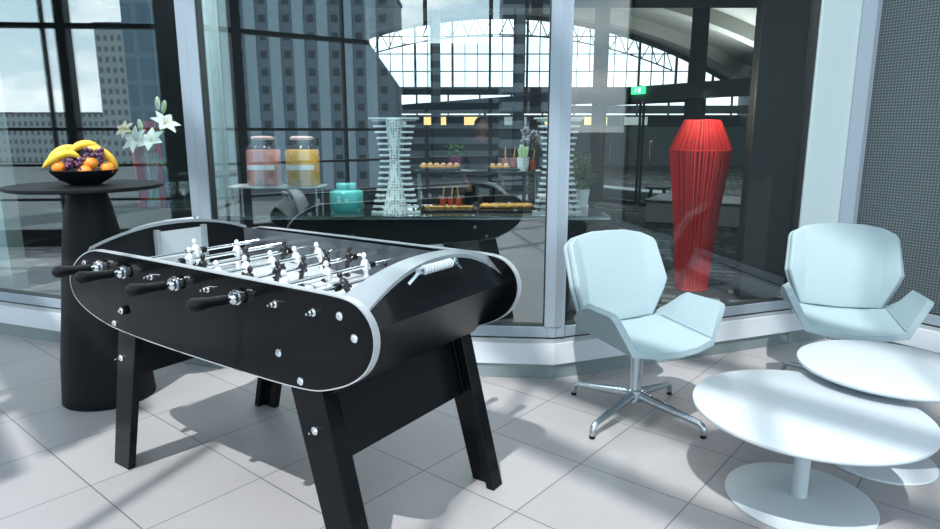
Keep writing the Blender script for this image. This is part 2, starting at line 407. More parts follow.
# bay with the perforated blind
A4, d4, n4, rz4 = facet(C2, D_END, 'far_right', 4, 'window bay filled by a dark perforated screen', None)
Lb = 3.6
c = A4 + d4 * (Lb / 2) - n4 * .045; c.z = (TOPZ + .24) / 2
struct(MB().box((0, 0, 0), (Lb - .14, .012, TOPZ - .36)).build('wall_blind', M['blind'], loc=c, rz=rz4), 'dark grey perforated screen filling the far right bay')
c = A4 + d4 * .045 + n4 * .004; c.z = (TOPZ + .298) / 2
struct(MB().box((0, 0, 0), (.085, .05, TOPZ - .298)).build('trim_wide', M['alu'], loc=c, rz=rz4), 'wide aluminium jamb beside the pale pillar')
c = A4 + d4 * (-.004) + n4 * .004; c.z = (TOPZ + .298) / 2
struct(MB().box((0, 0, 0), (.02, .03, TOPZ - .298)).build('trim_joint', M['alu_dark'], loc=c, rz=rz4), 'dark joint beside the pale pillar')

# ------------------------------------------------------------------ table football
UV = math.radians(34.3)
def table_football():
    T = thing('table_football', 'black table football game with silver rims, in front of the middle window', 'football table', (-.7102, 2.4313, 0), -UV)
    out = [(-.562, .900), (-.645, .890), (-.727, .858), (-.794, .810), (-.832, .758), (-.820, .701), (-.770, .662), (-.682, .632), (-.587, .613), (-.502, .602), (-.246, .592), (.117, .590), (.428, .593),
           (.539, .599), (.594, .606), (.640, .620), (.716, .650), (.776, .692), (.808, .740), (.820, .789), (.811, .836), (.782, .872), (.746, .893), (.690, .901), (.55, .901)]
    # smooth the outline
    def chaikin(p, k=2):
        for _ in range(k):
            q = []
            for i in range(len(p)):
                a, b = p[i], p[(i + 1) % len(p)]
                q += [(a[0] * .75 + b[0] * .25, a[1] * .75 + b[1] * .25), (a[0] * .25 + b[0] * .75, a[1] * .25 + b[1] * .75)]
            p = q
        return p
    out = chaikin(out)
    n = len(out)
    def offset(p, e):
        r = []
        for i in range(n):
            a = Vector(p[i - 1]); b = Vector(p[(i + 1) % n]); t = (b - a).normalized(); nn = Vector((t.y, -t.x))
            r.append((p[i][0] + nn.x * e, p[i][1] + nn.y * e))
        return r
    area = sum(out[i][0] * out[(i + 1) % n][1] - out[(i + 1) % n][0] * out[i][1] for i in range(n))
    sg = 1 if area > 0 else -1
    bandp = offset(out, .0016 * sg)
    for s in (-1, 1):
        y0, y1 = sorted((s * .364, s * .386))
        sp = MB().prism(out, 'y', y0, y1).build('side_panel', M['black'], T)
        b = MB(); yo0, yo1 = y0 - .0008, y1 + .0008
        inn = offset(out, -.0022 * sg)
        for i in range(n):
            j = (i + 1) % n
            b.add([(bandp[i][0], yo0, bandp[i][1]), (bandp[j][0], yo0, bandp[j][1]), (bandp[j][0], yo1, bandp[j][1]), (bandp[i][0], yo1, bandp[i][1])], [(0, 1, 2, 3)])
            for yo in (yo0, yo1):
                b.add([(bandp[i][0], yo, bandp[i][1]), (bandp[j][0], yo, bandp[j][1]), (inn[j][0], yo, inn[j][1]), (inn[i][0], yo, inn[i][1])], [(0, 1, 2, 3)])
        bo = b.build('edge_band', M['edge'], sp, smooth=40); bo['label'] = 'pale edge band'
    # ends: arched top, upper facet, fold, lower facet
    ys = [-.364 + .728 * i / 28 for i in range(29)]
    def zi(y): return .960 - .060 * abs(y / .356) ** 2.2
    def zo(y): return .957 - .115 * abs(y / .356) ** 2.2
    for s in (-1, 1):
        xi, xo, xf, xb = s * .690, s * .745, s * .792, s * .628
        e = MB(); vs = []; fs = []
        for y in ys: vs += [(xi, y, .70), (xi, y, zi(y) - .004), (xo, y, zo(y) - .004), (xf, y, .815), (xb, y, .597)]
        for i in range(len(ys) - 1):
            for k in range(5):
                k2 = (k + 1) % 5; fs.append((i * 5 + k, i * 5 + k2, i * 5 + 5 + k2, i * 5 + 5 + k))
        fs += [(0, 1, 2, 3, 4), tuple((len(ys) - 1) * 5 + k for k in range(5))]
        eo = e.add(vs, fs).build('end_panel', M['black_end'], T, smooth=20)
        r = MB(); vs = []; fs = []
        for y in ys: vs += [(xi - s * .003, y, zi(y) - .012), (xi - s * .003, y, zi(y)), (xo + s * .004, y, zo(y)), (xo + s * .004, y, zo(y) - .012)]
        for i in range(len(ys) - 1):
            for k in range(4):
                k2 = (k + 1) % 4; fs.append((i * 4 + k, i * 4 + k2, i * 4 + 4 + k2, i * 4 + 4 + k))
        fs += [(0, 1, 2, 3), tuple((len(ys) - 1) * 4 + k for k in range(4))]
        ro = r.add(vs, fs).build('rim_strip', M['edge_strip'], eo, smooth=30); ro['label'] = 'curved silver strip along the end'
        # goal recess on the inner face
        g = MB().box((xi - s * .004, .02, .845), (.006, .20, .15)).build('goal_plate', M['goalgrey'], eo)
        for yy in (-.09, .13): MB().box((xi - s * .012, yy, .83), (.024, .018, .20)).build('goal_post', M['edge_strip'], eo)
    # tub
    MB().box((0, 0, .742), (1.38, .70, .02)).build('playfield', M['field'], T)
    inn = MB()
    for s in (-1, 1): inn.box((0, s * .353, .815), (1.38, .006, .15))
    inn.build('inner_wall', M['wallgrey'], T)
    ln = MB(); zf = .7525
    ln.box((.02, 0, zf), (.006, .68, .001))
    for i in range(28):
        a = 2 * PI * i / 28; b2 = 2 * PI * (i + 1) / 28
        ln.add([(.02 + math.cos(q) * rr, math.sin(q) * rr, zf + .0005) for q, rr in ((a, .1), (b2, .1), (b2, .106), (a, .106))], [(0, 1, 2, 3)])
    for s in (-1, 1):
        ln.box((s * .50, 0, zf), (.006, .36, .001)); ln.box((s * .588, .18, zf), (.18, .006, .001)); ln.box((s * .588, -.18, zf), (.18, .006, .001))
    ln.build('field_marking', M['line'], T)
    MB().box((0, 0, .612), (1.25, .69, .02)).build('underside_board', M['black_matte'], T)
    # legs: splayed, angle section
    for sx in (-1, 1):
        for sy in (-1, 1):
            def ring(z):
                if sx < 0: xb_ = .509 + .253 * (.585 - z); xa = xb_ - .122 + .02 * (.585 - z)
                else: xa = .466 + .283 * (.594 - z); xb_ = .600 + .256 * (.600 - z)
                xa *= sx; xb_ *= sx
                y0 = sy * .380; y1 = sy * .316
                w = sx * .034
                return [(xa, y0, z), (xb_, y0, z), (xb_, y1, z), (xb_ - w, y1, z), (xb_ - w, y0 - sy * .030, z), (xa, y0 - sy * .030, z)]
            lo, hi = ring(0.0), ring(.63)
            lg = MB().add(lo + hi, [(0, 1, 2, 3, 4, 5), (11, 10, 9, 8, 7, 6)] + [(i, (i + 1) % 6, (i + 1) % 6 + 6, i + 6) for i in range(6)]).build('leg', M['black'], T, smooth=0, bevel=.003)
            z, xc = (.487, -.500) if sx < 0 else (.475, .568)
            bm_ = MB().cyl((xc, sy * .378, z), (xc, sy * .385, z), .013, n=16).cyl((xc, sy * .384, z), (xc, sy * .392, z), .007, n=6).cyl((xc, sy * .386, z), (xc, sy * .406, z), .0035, n=8)
            bm_.build('leg_bolt', M['chrome'], lg)
    # aprons tying each pair of legs
    for sx, zb in ((1, .352), (-1, .40)):
        def px(z): return sx * ((.535 if sx > 0 else .455) + (.60 - z) * .25)
        t_ = sx * .012
        MB().add([(px(zb), -.34, zb), (px(zb), .34, zb), (px(.62), .34, .62), (px(.62), -.34, .62), (px(zb) - t_, -.34, zb), (px(zb) - t_, .34, zb), (px(.62) - t_, .34, .62), (px(.62) - t_, -.34, .62)],
                 [(0, 1, 2, 3), (7, 6, 5, 4), (0, 4, 5, 1), (1, 5, 6, 2), (2, 6, 7, 3), (3, 7, 4, 0)]).build('apron', M['black_end'], T, smooth=0)
    # bolts on the long panels
    for s in (-1, 1):
        for x, z, big in ((-.428, .689, 2), (-.512, .624, 1), (.432, .690, 1), (.523, .621, 1), (.695, .847, 1), (.748, .793, 1), (-.690, .838, 1)):
            b = MB()
            if big == 2: b.cyl((x, s * .385, z), (x, s * .398, z), .017, n=18, mi=1)
            b.cyl((x, s * .385, z), (x, s * (.401 if big == 2 else .389), z), .0125, n=16).cyl((x, s * .389, z), (x, s * (.409 if big == 2 else .395), z), .007, n=6)
            b.build('panel_bolt', [M['chrome'], M['rubber']], T)
    # rods
    ZR = .842
    xs = [-.547 + .163 * k for k in range(8)]
    near = [1, 1, 0, 1, 0, 1, 0, 0]
    cnt = [1, 2, 3, 5, 5, 3, 2, 1]
    fig = figure_mesh()
    for x, nr_, c in zip(xs, near, cnt):
        s = -1 if nr_ else 1
        rod = MB().tube([(x, s * .47, ZR), (x, -s * .382, ZR)], .0075, 10).build('rod', M['chrome'], T)
        # bearing plate and slack end
        MB().lathe([(.009, -.018), (.017, -.018), (.017, -.008), (.025, -.008), (.025, -.001), (.013, .0), (.013, .004), (.021, .004), (.021, .012), (.009, .014)], 20, (x, s * .404, ZR), axis=(0, s, 0)).build('bearing', M['chrome'], rod)
        MB().lathe([(.0035, 0), (.012, 0), (.012, .006), (.007, .007), (.007, .018), (.004, .019), (.004, .030)], 14, (x, -s * .386, ZR), axis=(0, -s, 0)).build('rod_end', M['chrome'], rod)
        MB().lathe([(.008, 0), (.0145, .002), (.0158, .015), (.0150, .04), (.0165, .065), (.0205, .093), (.0220, .108), (.0190, .121), (.007, .129)], 20, (x, s * .436, ZR), axis=(0, s, .05)).build('handle', M['rubber'], rod)
        off = {-.547: .0}.get(x, random.uniform(-.03, .03))
        sp = {1: 0, 2: .22, 3: .19, 5: .118}[c]
        tilt = random.uniform(-.35, .35) if nr_ else random.choice((.2, .5, -.6, .9))
        for i in range(c):
            y = (i - (c - 1) / 2) * sp + off
            o = bpy.data.objects.new('player_figure', fig[0 if nr_ else 1]); COL.objects.link(o); o.parent = rod
            o.location = (x, y, ZR); o.scale = (.84, .84, .92); o.rotation_euler = (0, tilt + random.uniform(-.03, .03), 0)
        for e in (-1, 1):
            ye = off + e * ((c - 1) / 2 * sp + .035)
            MB().lathe([(.008, -.010), (.013, -.010), (.014, 0), (.013, .010), (.008, .010)], 14, (x, ye, ZR), axis=(0, 1, 0)).build('bumper', M['rubber'], rod)
    # score counters
    for s, zc in ((1, .938), (-1, .938)):
        xc = s * .778
        yo = -.062 if s > 0 else .08
        ct = MB().tube([(xc, yo - .132, zc - .03), (xc + s * .006, yo - .085, zc + .002), (xc + s * .006, yo + .085, zc + .002), (xc, yo + .128, zc - .025)], .0055, 8).build('score_counter', M['steel'], T)
        for yy in (-.092, .080):
            MB().lathe([(.006, 0), (.012, .0), (.012, .012), (.006, .014)], 12, (xc + s * .006, yo + yy, zc + .002), axis=(0, 1, 0)).build('counter_bracket', M['steel'], ct)
        for k in range(10):
            MB().lathe([(.006, 0), (.0135, .001), (.0150, .0045), (.0135, .008), (.006, .009)], 14, (xc + s * .006, yo - .070 + k * .0142, zc + .002), axis=(0, 1, 0)).build('score_bead', M['white_lac'], ct)
    return T

def figure_mesh():
    """one footballer: feet block, legs, torso, arms behind, head; the rod runs through the torso"""
    mb = MB()
    mb.lathe([(.011, -.080), (.0125, -.078), (.012, -.05), (.010, -.03), (.0125, -.015), (.0155, .0), (.0165, .016), (.0125, .026), (.006, .029), (.0055, .033)], 14)
    mb.box((.003, 0, -.076), (.026, .022, .012))
    mb.ball((0, 0, .043), .0125, 12, (1, .9, 1.1))
    for s in (-1, 1):
        mb.tube([(0, s * .012, .021), (-.001, s * .021, .008), (.006, s * .021, -.010), (.010, s * .014, -.014)], [.0055, .005, .0045, .004], 8)
    mb.tube([(0, -.013, 0), (0, .013, 0)], .0115, 12)
    res = []
    for m_ in (M['white_fig'], M['black_fig']):
        o = mb.build('player_figure', m_, smooth=50); me = o.data; bpy.data.objects.remove(o); res.append(me)
    return res
table_football()

# ------------------------------------------------------------------ bar table and fruit
BT = (-1.865, 3.20)
BTZ = 1.085
bt = thing('bar_table', 'tall black round bar table with a conical pedestal, under the fruit bowl', 'bar table', (*BT, 0))
MB().lathe([(.213, 0), (.216, .004), (.212, .05), (.200, .22), (.172, .45), (.150, .65), (.126, .85), (.106, .97), (.086, 1.05), (.084, 1.068)], 64).build('pedestal', M['black_matte'], bt, smooth=60)
MB().lathe([(.02, 1.066), (.330, 1.066), (.343, 1.070), (.345, 1.078), (.343, BTZ), (.02, BTZ)], 80).build('tabletop', M['black_matte'], bt, smooth=40)
RZF = math.radians(30.2)
bowl = MB().lathe([(.03, .002), (.066, 0), (.068, .005), (.088, .016), (.119, .036), (.139, .055), (.150, .071), (.147, .073), (.134, .056), (.113, .039), (.079, .021), (.016, .013)], 64).build('fruit_bowl', M['black_matte'], smooth=50, loc=(*BT, BTZ), rz=RZF)
tag(bowl, 'wide black bowl of fruit on the bar table', 'bowl')
def floc(x, y, z):
    c, s = math.cos(RZF), math.sin(RZF); x *= .79; y *= .79; z *= .79; return (BT[0] + c * x - s * y, BT[1] + s * x + c * y, BTZ + z)
def banana(pts, label, r=.0205):
    # quadratic-smoothed curve through local points
    o3 = pts[len(pts) // 2]; P = [Vector(p) * .79 for p in pts]; o = P[len(P) // 2]
    cur = []
    n = len(P)
    for i in range(n - 1):
        p0 = P[max(i - 1, 0)]; p1 = P[i]; p2 = P[i + 1]; p3 = P[min(i + 2, n - 1)]
        for k in range(6):
            t = k / 6
            cur.append(.5 * ((2 * p1) + (p2 - p0) * t + (2 * p0 - 5 * p1 + 4 * p2 - p3) * t * t + (3 * p1 - p0 - 3 * p2 + p3) * t ** 3))
    cur.append(P[-1])
    m = len(cur)
    rad = []
    for i in range(m):
        t = i / (m - 1); q = min(1, math.sin(PI * min(max(t, .0), 1)) ** .45 if 0 < t < 1 else .25)
        rad.append(r * max(.32, q))
    b = MB().tube([p - o for p in cur], rad, 10).build('banana', M['banana'], smooth=60)
    b.location = floc(*o3); b.rotation_euler.z = RZF
    tag(b, label, 'banana', 'bananas in the fruit bowl')
    a, c = cur[-1] - o, cur[-2] - o; dirv = (a - c).normalized()
    MB().tube([a, a + dirv * .02], [.0065, .0055], 8).build('stem', M['banana_tip'], b)
    a, c = cur[0] - o, cur[1] - o; dirv = (a - c).normalized()
    MB().tube([a - dirv * .002, a + dirv * .006], [.0062, .003], 8).build('tip', M['banana_tip'], b)
    return b
banana([(-.205, -.055, .112), (-.165, -.085, .150), (-.115, -.095, .185), (-.06, -.09, .192), (-.015, -.085, .165)], 'banana at the bowl\'s left front, its tip poking past the rim')
banana([(-.185, .02, .118), (-.150, .03, .175), (-.095, .035, .215), (-.035, .03, .228)], 'banana behind, at the upper left of the fruit pile')
banana([(-.062, -.02, .198), (-.02, -.015, .232), (.035, -.01, .246), (.09, .0, .228)], 'topmost banana, crowning the fruit pile')
banana([(.02, -.055, .214), (.070, -.065, .216), (.125, -.065, .182), (.160, -.055, .130), (.168, -.05, .095)], 'banana curving down the right side of the bowl')
banana([(.03, .06, .205), (.09, .065, .20), (.14, .055, .168), (.172, .03, .125)], 'banana at the back right, half hidden by another')
def orange(x, y, z, label, r=.0325):
    o = MB().ball((0, 0, 0), r, 24, (1, 1, .95)).build('orange', M['orange'], smooth=80, loc=floc(x, y, z))
    MB().lathe([(.005, 0), (.004, .003), (.001, .0035)], 8, (0, -.012, r * .90), axis=(0, -.3, 1)).build('stem_end', M['stem'], o)
    return tag(o, label, 'orange', 'oranges in the fruit bowl')
orange(-.128, -.075, .112, 'orange at the left of the bowl under a banana')
orange(.035, -.108, .135, 'orange highest in the middle front of the bowl')
orange(.003, -.125, .088, 'orange lowest in the middle front, by the rim', .030)
orange(.122, -.085, .100, 'orange at the right of the bowl')
def grapes(c, spots, label):
    g = thing('grape_bunch', label, 'grapes', floc(*c), RZF, 'grape bunches in the fruit bowl')
    st = MB().tube([(-.03, 0, .02), (0, .0, .012), (.03, 0, -.01)], .0025, 6); st.build('stem', M['stem'], g)
    for p in spots:
        MB().ball(p * .8, .0108, 12, (1, 1, 1.1)).build('grape', M['grape'], g, smooth=80)
random.seed(3)
def spots(w, h, n):
    r = []
    k = 0
    while len(r) < n and k < 2000:
        k += 1
        p = Vector((random.uniform(-w, w), random.uniform(-.022, .012), random.uniform(-h, h)))
        if all((p - q).length > .0205 for q in r): r.append(p)
    return r
grapes((-.045, -.125, .125), spots(.042, .036, 15), 'dark purple grape bunch in the middle left of the bowl')
grapes((.06, -.105, .182), spots(.052, .036, 18), 'dark purple grape bunch higher on the right of the bowl')

# ------------------------------------------------------------------ chairs
def lounge_chair(label, loc, yaw, legturn):
    """local: +y is the way the sitter faces, origin on the floor under the column"""
    T = thing('lounge_chair', label, 'chair', loc, yaw + PI, 'pale aqua lounge chairs')
    K = .022
    def q(x, y, z): return Vector((x, y - K, z))
    def sheet(rows, thick, off, name, m, bev, parent, corners):
        """rows: grid of points; solidified towards the rear/under side"""
        vs = [p for r in rows for p in r]; nc = len(rows[0]); fs = []
        for i in range(len(rows) - 1):
            for j in range(nc - 1): fs.append((i * nc + j, i * nc + j + 1, (i + 1) * nc + j + 1, (i + 1) * nc + j))
        me = bpy.data.meshes.new(name); me.from_pydata(vs, [], fs); me.materials.append(m)
        o = bpy.data.objects.new(name, me); COL.objects.link(o); o.parent = parent
        bm = bmesh.new(); bm.from_mesh(me)
        bmesh.ops.remove_doubles(bm, verts=bm.verts, dist=1e-5)
        bm.to_mesh(me); bm.free()
        nr_ = len(rows); g = o.vertex_groups.new(name='corner')
        idx = [k * nc + e for k in corners for e in (0, nc - 1)]
        g.add(idx, 1.0, 'REPLACE')
        vb = o.modifiers.new('corner', 'BEVEL'); vb.affect = 'VERTICES'; vb.width = .024; vb.segments = 4; vb.limit_method = 'VGROUP'; vb.vertex_group = 'corner'
        sol = o.modifiers.new('solid', 'SOLIDIFY'); sol.thickness = thick; sol.offset = off; sol.use_even_offset = True
        be = o.modifiers.new('bevel', 'BEVEL'); be.width = bev; be.segments = 4; be.limit_method = 'ANGLE'; be.angle_limit = math.radians(22)
        me.shade_smooth(); me.set_sharp_from_angle(angle=math.radians(16))
        return o
    # ---- back: wing, panel, panel, wing ; rows top to bottom
    def lerp(a, b, t): return a + (b - a) * t
    def backgrid(front):
        T_ = q(.256, -.225, .806); Ft = q(.192, -.272, .832); Ct = q(0, -.278, .853)
        W = q(.270, -.120, .612); Fb = q(.180, -.150, .436); Cb = q(0, -.163, .424)
        Wb = q(.200, -.138, .436)
        rows = []
        N = 8
        for i in range(N + 1):
            t = i / N
            # outer edge: from T_ to W then to Wb
            tw = .52
            e = lerp(T_, W, t / tw) if t < tw else lerp(W, Wb, (t - tw) / (1 - tw))
            f = lerp(Ft, Fb, t); c = lerp(Ct, Cb, t)
            # lumbar curve
            bulge = .020 * math.sin(PI * t)
            f = f + Vector((0, bulge, 0)); c = c + Vector((0, bulge * .7, 0))
            h = lerp(f, c, .5) + Vector((0, -.006 * (1 - t), .007 * (1 - t)))
            row = [e, f, h, c]
            mir = [Vector((-p.x, p.y, p.z)) for p in row[:-1]][::-1]
            rows.append(row + mir)
        return rows
    def seatgrid():
        rows = []
        # columns: arm top, arm fold, inner, centre ; rows rear to front
        N = 6
        for i in range(N + 1):
            t = i / N
            B = q(.285, -.075, .520); B2 = q(.284, .010, .590); C = q(.290, .245, .596); D = q(.212, .290, .428)
            if t < .28: e = lerp(B, B2, t / .28)
            else: e = lerp(B2, C, (t - .28) / .72)
            fo = lerp(q(.214, -.150, .448), q(.205, .282, .432), t)
            inn = lerp(q(.11, -.165, .436), q(.11, .305, .418), t); ce = lerp(q(0, -.170, .432), q(0, .312, .412), t)
            sag = -.012 * math.sin(PI * min(1, t * 1.1)); inn.z += sag * .8; ce.z += sag
            row = [e, fo, inn, ce]
            rows.append(row + [Vector((-p.x, p.y, p.z)) for p in row[:-1]][::-1])
        return rows
    bg = backgrid(True); sg_ = seatgrid()
    bs = sheet(bg, .022, 1, 'back_shell', M['fabric_shell'], .008, T, (0,))
    bc = sheet([[p + Vector((0, .004, 0)) for p in r] for r in bg], .030, -1, 'back_cushion', M['fabric'], .010, T, (0,))
    ss = sheet([[p + Vector((0, 0, -.014)) for p in r] for r in sg_], .012, -1, 'seat_shell', M['fabric_shell'], .005, T, (0, 2, 6))
    scn = sheet([[p + Vector((0, 0, -.012)) for p in r] for r in sg_], .020, 1, 'seat_cushion', M['fabric'], .008, T, (0, 2, 6))
    for s in (1, 5):
        pts = [Vector(r[s]) + Vector((0, .034, 0)) for r in bg[:-1]]
        pts[0] = pts[0] + Vector((0, -.008, -.006))
        pw = MB().tube(pts, .0032, 8).build('seam_piping', M['fabric_shell'], T)
        pts = [Vector(r[s]) + Vector((-.003 if r[s].x > 0 else .003, 0, .0085)) for r in sg_[1:]]
        MB().tube(pts, .003, 8).build('seam_piping', M['fabric_shell'], T)
    # support and swivel base
    MB().box((0, .02, .372), (.26, .22, .014)).build('seat_plate', M['steel'], T, bevel=.004)
    MB().lathe([(.030, .085), (.030, .30), (.021, .302), (.021, .37)], 28).build('column', M['steel'], T)
    MB().lathe([(.02, .070), (.036, .075), (.040, .10), (.037, .128), (.030, .135)], 28).build('hub', M['steel'], T)
    for k in range(4):
        a = legturn - yaw - PI + k * PI / 2
        dx, dy = math.cos(a), math.sin(a)
        pts = [(dx * .02, dy * .02, .108), (dx * .10, dy * .10, .096), (dx * .22, dy * .22, .078), (dx * .325, dy * .325, .063), (dx * .342, dy * .342, .055), (dx * .350, dy * .350, .035), (dx * .351, dy * .351, .012)]
        l = MB().tube(pts, [.024, .0225, .018, .0145, .014, .0135, .0125], 12).build('leg', M['steel'], T, smooth=60)
        MB().lathe([(.013, 0), (.014, .003), (.013, .014)], 14, (dx * .351, dy * .351, 0)).build('glide', M['rubber'], l)
    return T
lounge_chair('pale aqua lounge chair beside the window post, its star base fully in view', (.789, 2.957, 0), .394, math.radians(45.5))
lounge_chair('pale aqua lounge chair before the pale pillar, behind the coffee tables', (1.895, 3.195, 0), -.33, math.radians(110))

# ------------------------------------------------------------------ coffee tables
def coffee_table(label, loc, zt, rt, rb):
    T = thing('coffee_table', label, 'coffee table', loc, 0, 'white round coffee tables')
    MB().lathe([(.02, zt - .020), (rt - .012, zt - .020), (rt - .003, zt - .015), (rt, zt - .009), (rt - .002, zt - .002), (rt - .006, zt), (.02, zt)], 96).build('tabletop', M['white_lac'], T, smooth=45)
    MB().lathe([(.028, .012), (.028, zt - .018)], 32).build('stem', M['white_lac'], T)
    MB().lathe([(.02, 0), (rb - .003, 0), (rb, .004), (rb - .003, .010), (rb - .02, .013), (.05, .016), (.02, .016)], 80).build('base', M['white_lac'], T, smooth=45)
    return T
coffee_table('lower white round coffee table in front, its disc foot in full view', (1.222, 2.218, 0), .360, .398, .258)
coffee_table('higher white round coffee table overlapping the other, nearer the rear chair', (1.695, 2.515, 0), .412, .338, .212)

# ------------------------------------------------------------------ inside the lounge: buffet
CZ = .835
ct = thing('buffet_counter', 'long dark buffet counter right behind the middle window', 'counter', (-.40, 4.275, 0))
MB().box((0, 0, CZ - .0125), (2.50, .65, .025)).build('counter_top', M['counter_top'], ct, bevel=.003)
MB().box((0, .03, (CZ - .025) / 2), (2.40, .52, CZ - .025)).build('counter_body', M['counter'], ct)
MB().box((0, -.331, CZ - .014), (2.50, .010, .012)).build('edge_trim', M['steel'], ct)
c2 = thing('side_counter', 'dark side counter behind the left window, carrying the lilies and wine glasses', 'counter', (-2.27, 4.62, 0))
MB().box((0, 0, CZ - .0125), (1.10, .56, .025)).build('counter_top', M['counter_top'], c2, bevel=.003)
MB().box((0, .03, (CZ - .025) / 2), (1.02, .46, CZ - .025)).build('counter_body', M['counter'], c2)
def riser(label, x0, x1, y0, y1, z, m):
    cx, cy = (x0 + x1) / 2, (y0 + y1) / 2
    T = thing('riser_shelf', label, 'shelf', (cx, cy, CZ))
    MB().box((0, 0, z - CZ - .006), (x1 - x0, y1 - y0, .012)).build('shelf_top', m, T, bevel=.002)
    for sx in (-1, 1):
        for sy in (-1, 1):
            MB().cyl((sx * ((x1 - x0) / 2 - .03), sy * ((y1 - y0) / 2 - .03), 0), (sx * ((x1 - x0) / 2 - .03), sy * ((y1 - y0) / 2 - .03), z - CZ - .012), .007).build('shelf_leg', M['steel'], T)
    return T
JZ, FZ = .992, 1.082
riser('low pale riser shelf under the two juice dispensers', -1.56, -.96, 4.20, 4.44, JZ, M['stone'])
riser('taller glass riser shelf carrying canapes and the celery pot', -.37, .48, 4.32, 4.56, FZ, M['counter_top'])

def juice_dispenser(label, loc, m_j):
    T = thing('juice_dispenser', label, 'drink dispenser', loc, 0, 'juice dispensers on the low riser')
    MB().lathe([(.02, .004), (.100, .004), (.106, .012), (.106, .218), (.098, .230), (.02, .230)], 36).build('juice', m_j, T, smooth=50)
    MB().lathe([(.104, 0), (.110, .006), (.110, .230), (.096, .252), (.070, .260), (.068, .290), (.072, .293)], 36, closed=False).build('jar', M['glass_thin'], T, smooth=50)
    ld = MB().lathe([(.072, .293), (.074, .307), (.060, .315), (.01, .317)], 30).build('lid', M['lid_pink'], T, smooth=50); ld['label'] = 'pinkish clip lid'
    MB().tube([(.074, -.01, .262), (.090, -.01, .276), (.088, -.01, .304), (.064, -.005, .314)], .003, 6).build('clip', M['steel'], ld)
    MB().cyl((0, -.108, .03), (0, -.140, .03), .010).cyl((0, -.133, .03), (0, -.133, .010), .007).build('tap', M['steel'], T)
    a = [-.9 + 1.8 * i / 12 - PI / 2 for i in range(13)]
    lb = MB(); r = .1115
    for i in range(12): lb.add([(r * math.cos(q), r * math.sin(q), z) for q, z in ((a[i], .105), (a[i + 1], .105), (a[i + 1], .135), (a[i], .135))], [(0, 1, 2, 3)])
    lb.build('label_band', M['label_white'], T)
    return T
juice_dispenser('glass dispenser of pink juice, left of the two', (-1.340, 4.31, JZ), M['juice_pink'])
juice_dispenser('glass dispenser of orange juice, right of the two', (-1.088, 4.31, JZ), M['juice_orange'])
tj = thing('storage_jar', 'squat turquoise lidded jar on the counter beside the slatted tower', 'jar', (-.80, 4.25, CZ))
MB().lathe([(.02, 0), (.100, 0), (.108, .010), (.108, .115), (.100, .128), (.060, .138), (.056, .140), (.02, .140)], 40).build('body', M['teal'], tj, smooth=50)
MB().lathe([(.02, .140), (.058, .140), (.064, .146), (.064, .172), (.058, .178), (.02, .178)], 36).build('lid', M['teal'], tj, smooth=50)

def tower(label, loc):
    T = thing('slatted_tower', label, 'display stand', loc, 0, 'white slatted towers on the counter')
    prof = lambda t: .090 + .062 * abs((t - .58) / .58) ** 1.5 if t < .58 else .090 + .045 * ((t - .58) / .42) ** 1.4
    N = 17; Hh = .575
    MB().lathe([(.082 - .05 * math.sin(min(1, t / .62) * PI / 2) + (.022 * max(0, t - .62) / .38), t * Hh) for t in [i / 20 for i in range(21)]], 36).build('core', M['dots'], T, smooth=60)
    for i in range(N):
        t = i / (N - 1); w = prof(t)
        MB().box((0, .012, .006 + t * (Hh - .012)), (2 * w, .055, .0125)).build('slat', M['slat'], T, bevel=.002)
    for s in (-1, 1):
        pts = [(s * (prof(t) - .035), .012, t * Hh) for t in [i / 12 for i in range(13)]]
        MB().tube(pts, .007, 8).build('upright', M['alu_dark'], T)
    MB().box((0, .012, Hh + .006), (.30, .10, .010)).build('top_plate', M['slat'], T)
    return T
tower('white slatted hourglass tower with a dotted core, left of the post', (-.465, 4.10, CZ))
tower('white slatted hourglass tower half hidden by the post between the windows', (.545, 4.10, CZ))

def shot_glass(loc, label, group):
    T = thing('shot_glass', label, 'glass', loc, random.random() * 6, group)
    MB().lathe([(.004, .003), (.019, .003), (.023, .062), (.004, .062)], 18).build('juice', M['juice_red'], T)
    MB().lathe([(.021, 0), (.0255, .085)], 18, closed=False).build('glass', M['glass_thin'], T)
    MB().cyl((.006, 0, .01), (-.012, .006, .135), .0035, n=8).build('straw', M['pastry'], T)
def tray(label, loc, dims, m_):
    T = thing('serving_tray', label, 'tray', loc)
    MB().box((0, 0, .010), (dims[0], dims[1], .012)).build('plate', m_, T, bevel=.003)
    for s in (-1, 1):
        MB().box((s * (dims[0] / 2 - .01), 0, .022), (.012, dims[1], .014)).build('rim', m_, T)
        MB().box((s * dims[0] * .32, 0, .002), (.02, dims[1] * .8, .004)).build('foot', m_, T)
    return T
def pastry(kind, loc, label, group, r=.024):
    T = thing(kind, label, 'canape', loc, random.uniform(-.4, .4), group)
    if kind == 'pastry_roll':
        MB().ball((0, 0, r * .62), r, 12, (1.5, .8, .62)).build('crust', M['pastry'], T, smooth=80)
        MB().box((0, 0, r * .62), (r * 2.0, r * 1.72, .006)).build('filling', M['filling'], T)
    elif kind == 'canape_bite':
        MB().lathe([(.004, 0), (r * .85, 0), (r, .010), (r * .9, .016), (.004, .016)], 14).build('base', M['pastry'], T)
        MB().ball((0, 0, .022), r * .72, 10, (1, 1, .7)).build('topping', M['pastry_pale'], T, smooth=80)
    else:
        MB().lathe([(.004, 0), (r * .7, 0), (r, .018), (r * .85, .022), (.004, .020)], 14).build('shell', M['pastry'], T)
        MB().ball((0, 0, .020), r * .66, 10, (1, 1, .5)).build('filling', M['filling'], T, smooth=80)
t1 = tray('dark tray of little tarts and red shots on the counter, next to the tower', (-.135, 4.23, CZ), (.36, .17), M['tray'])
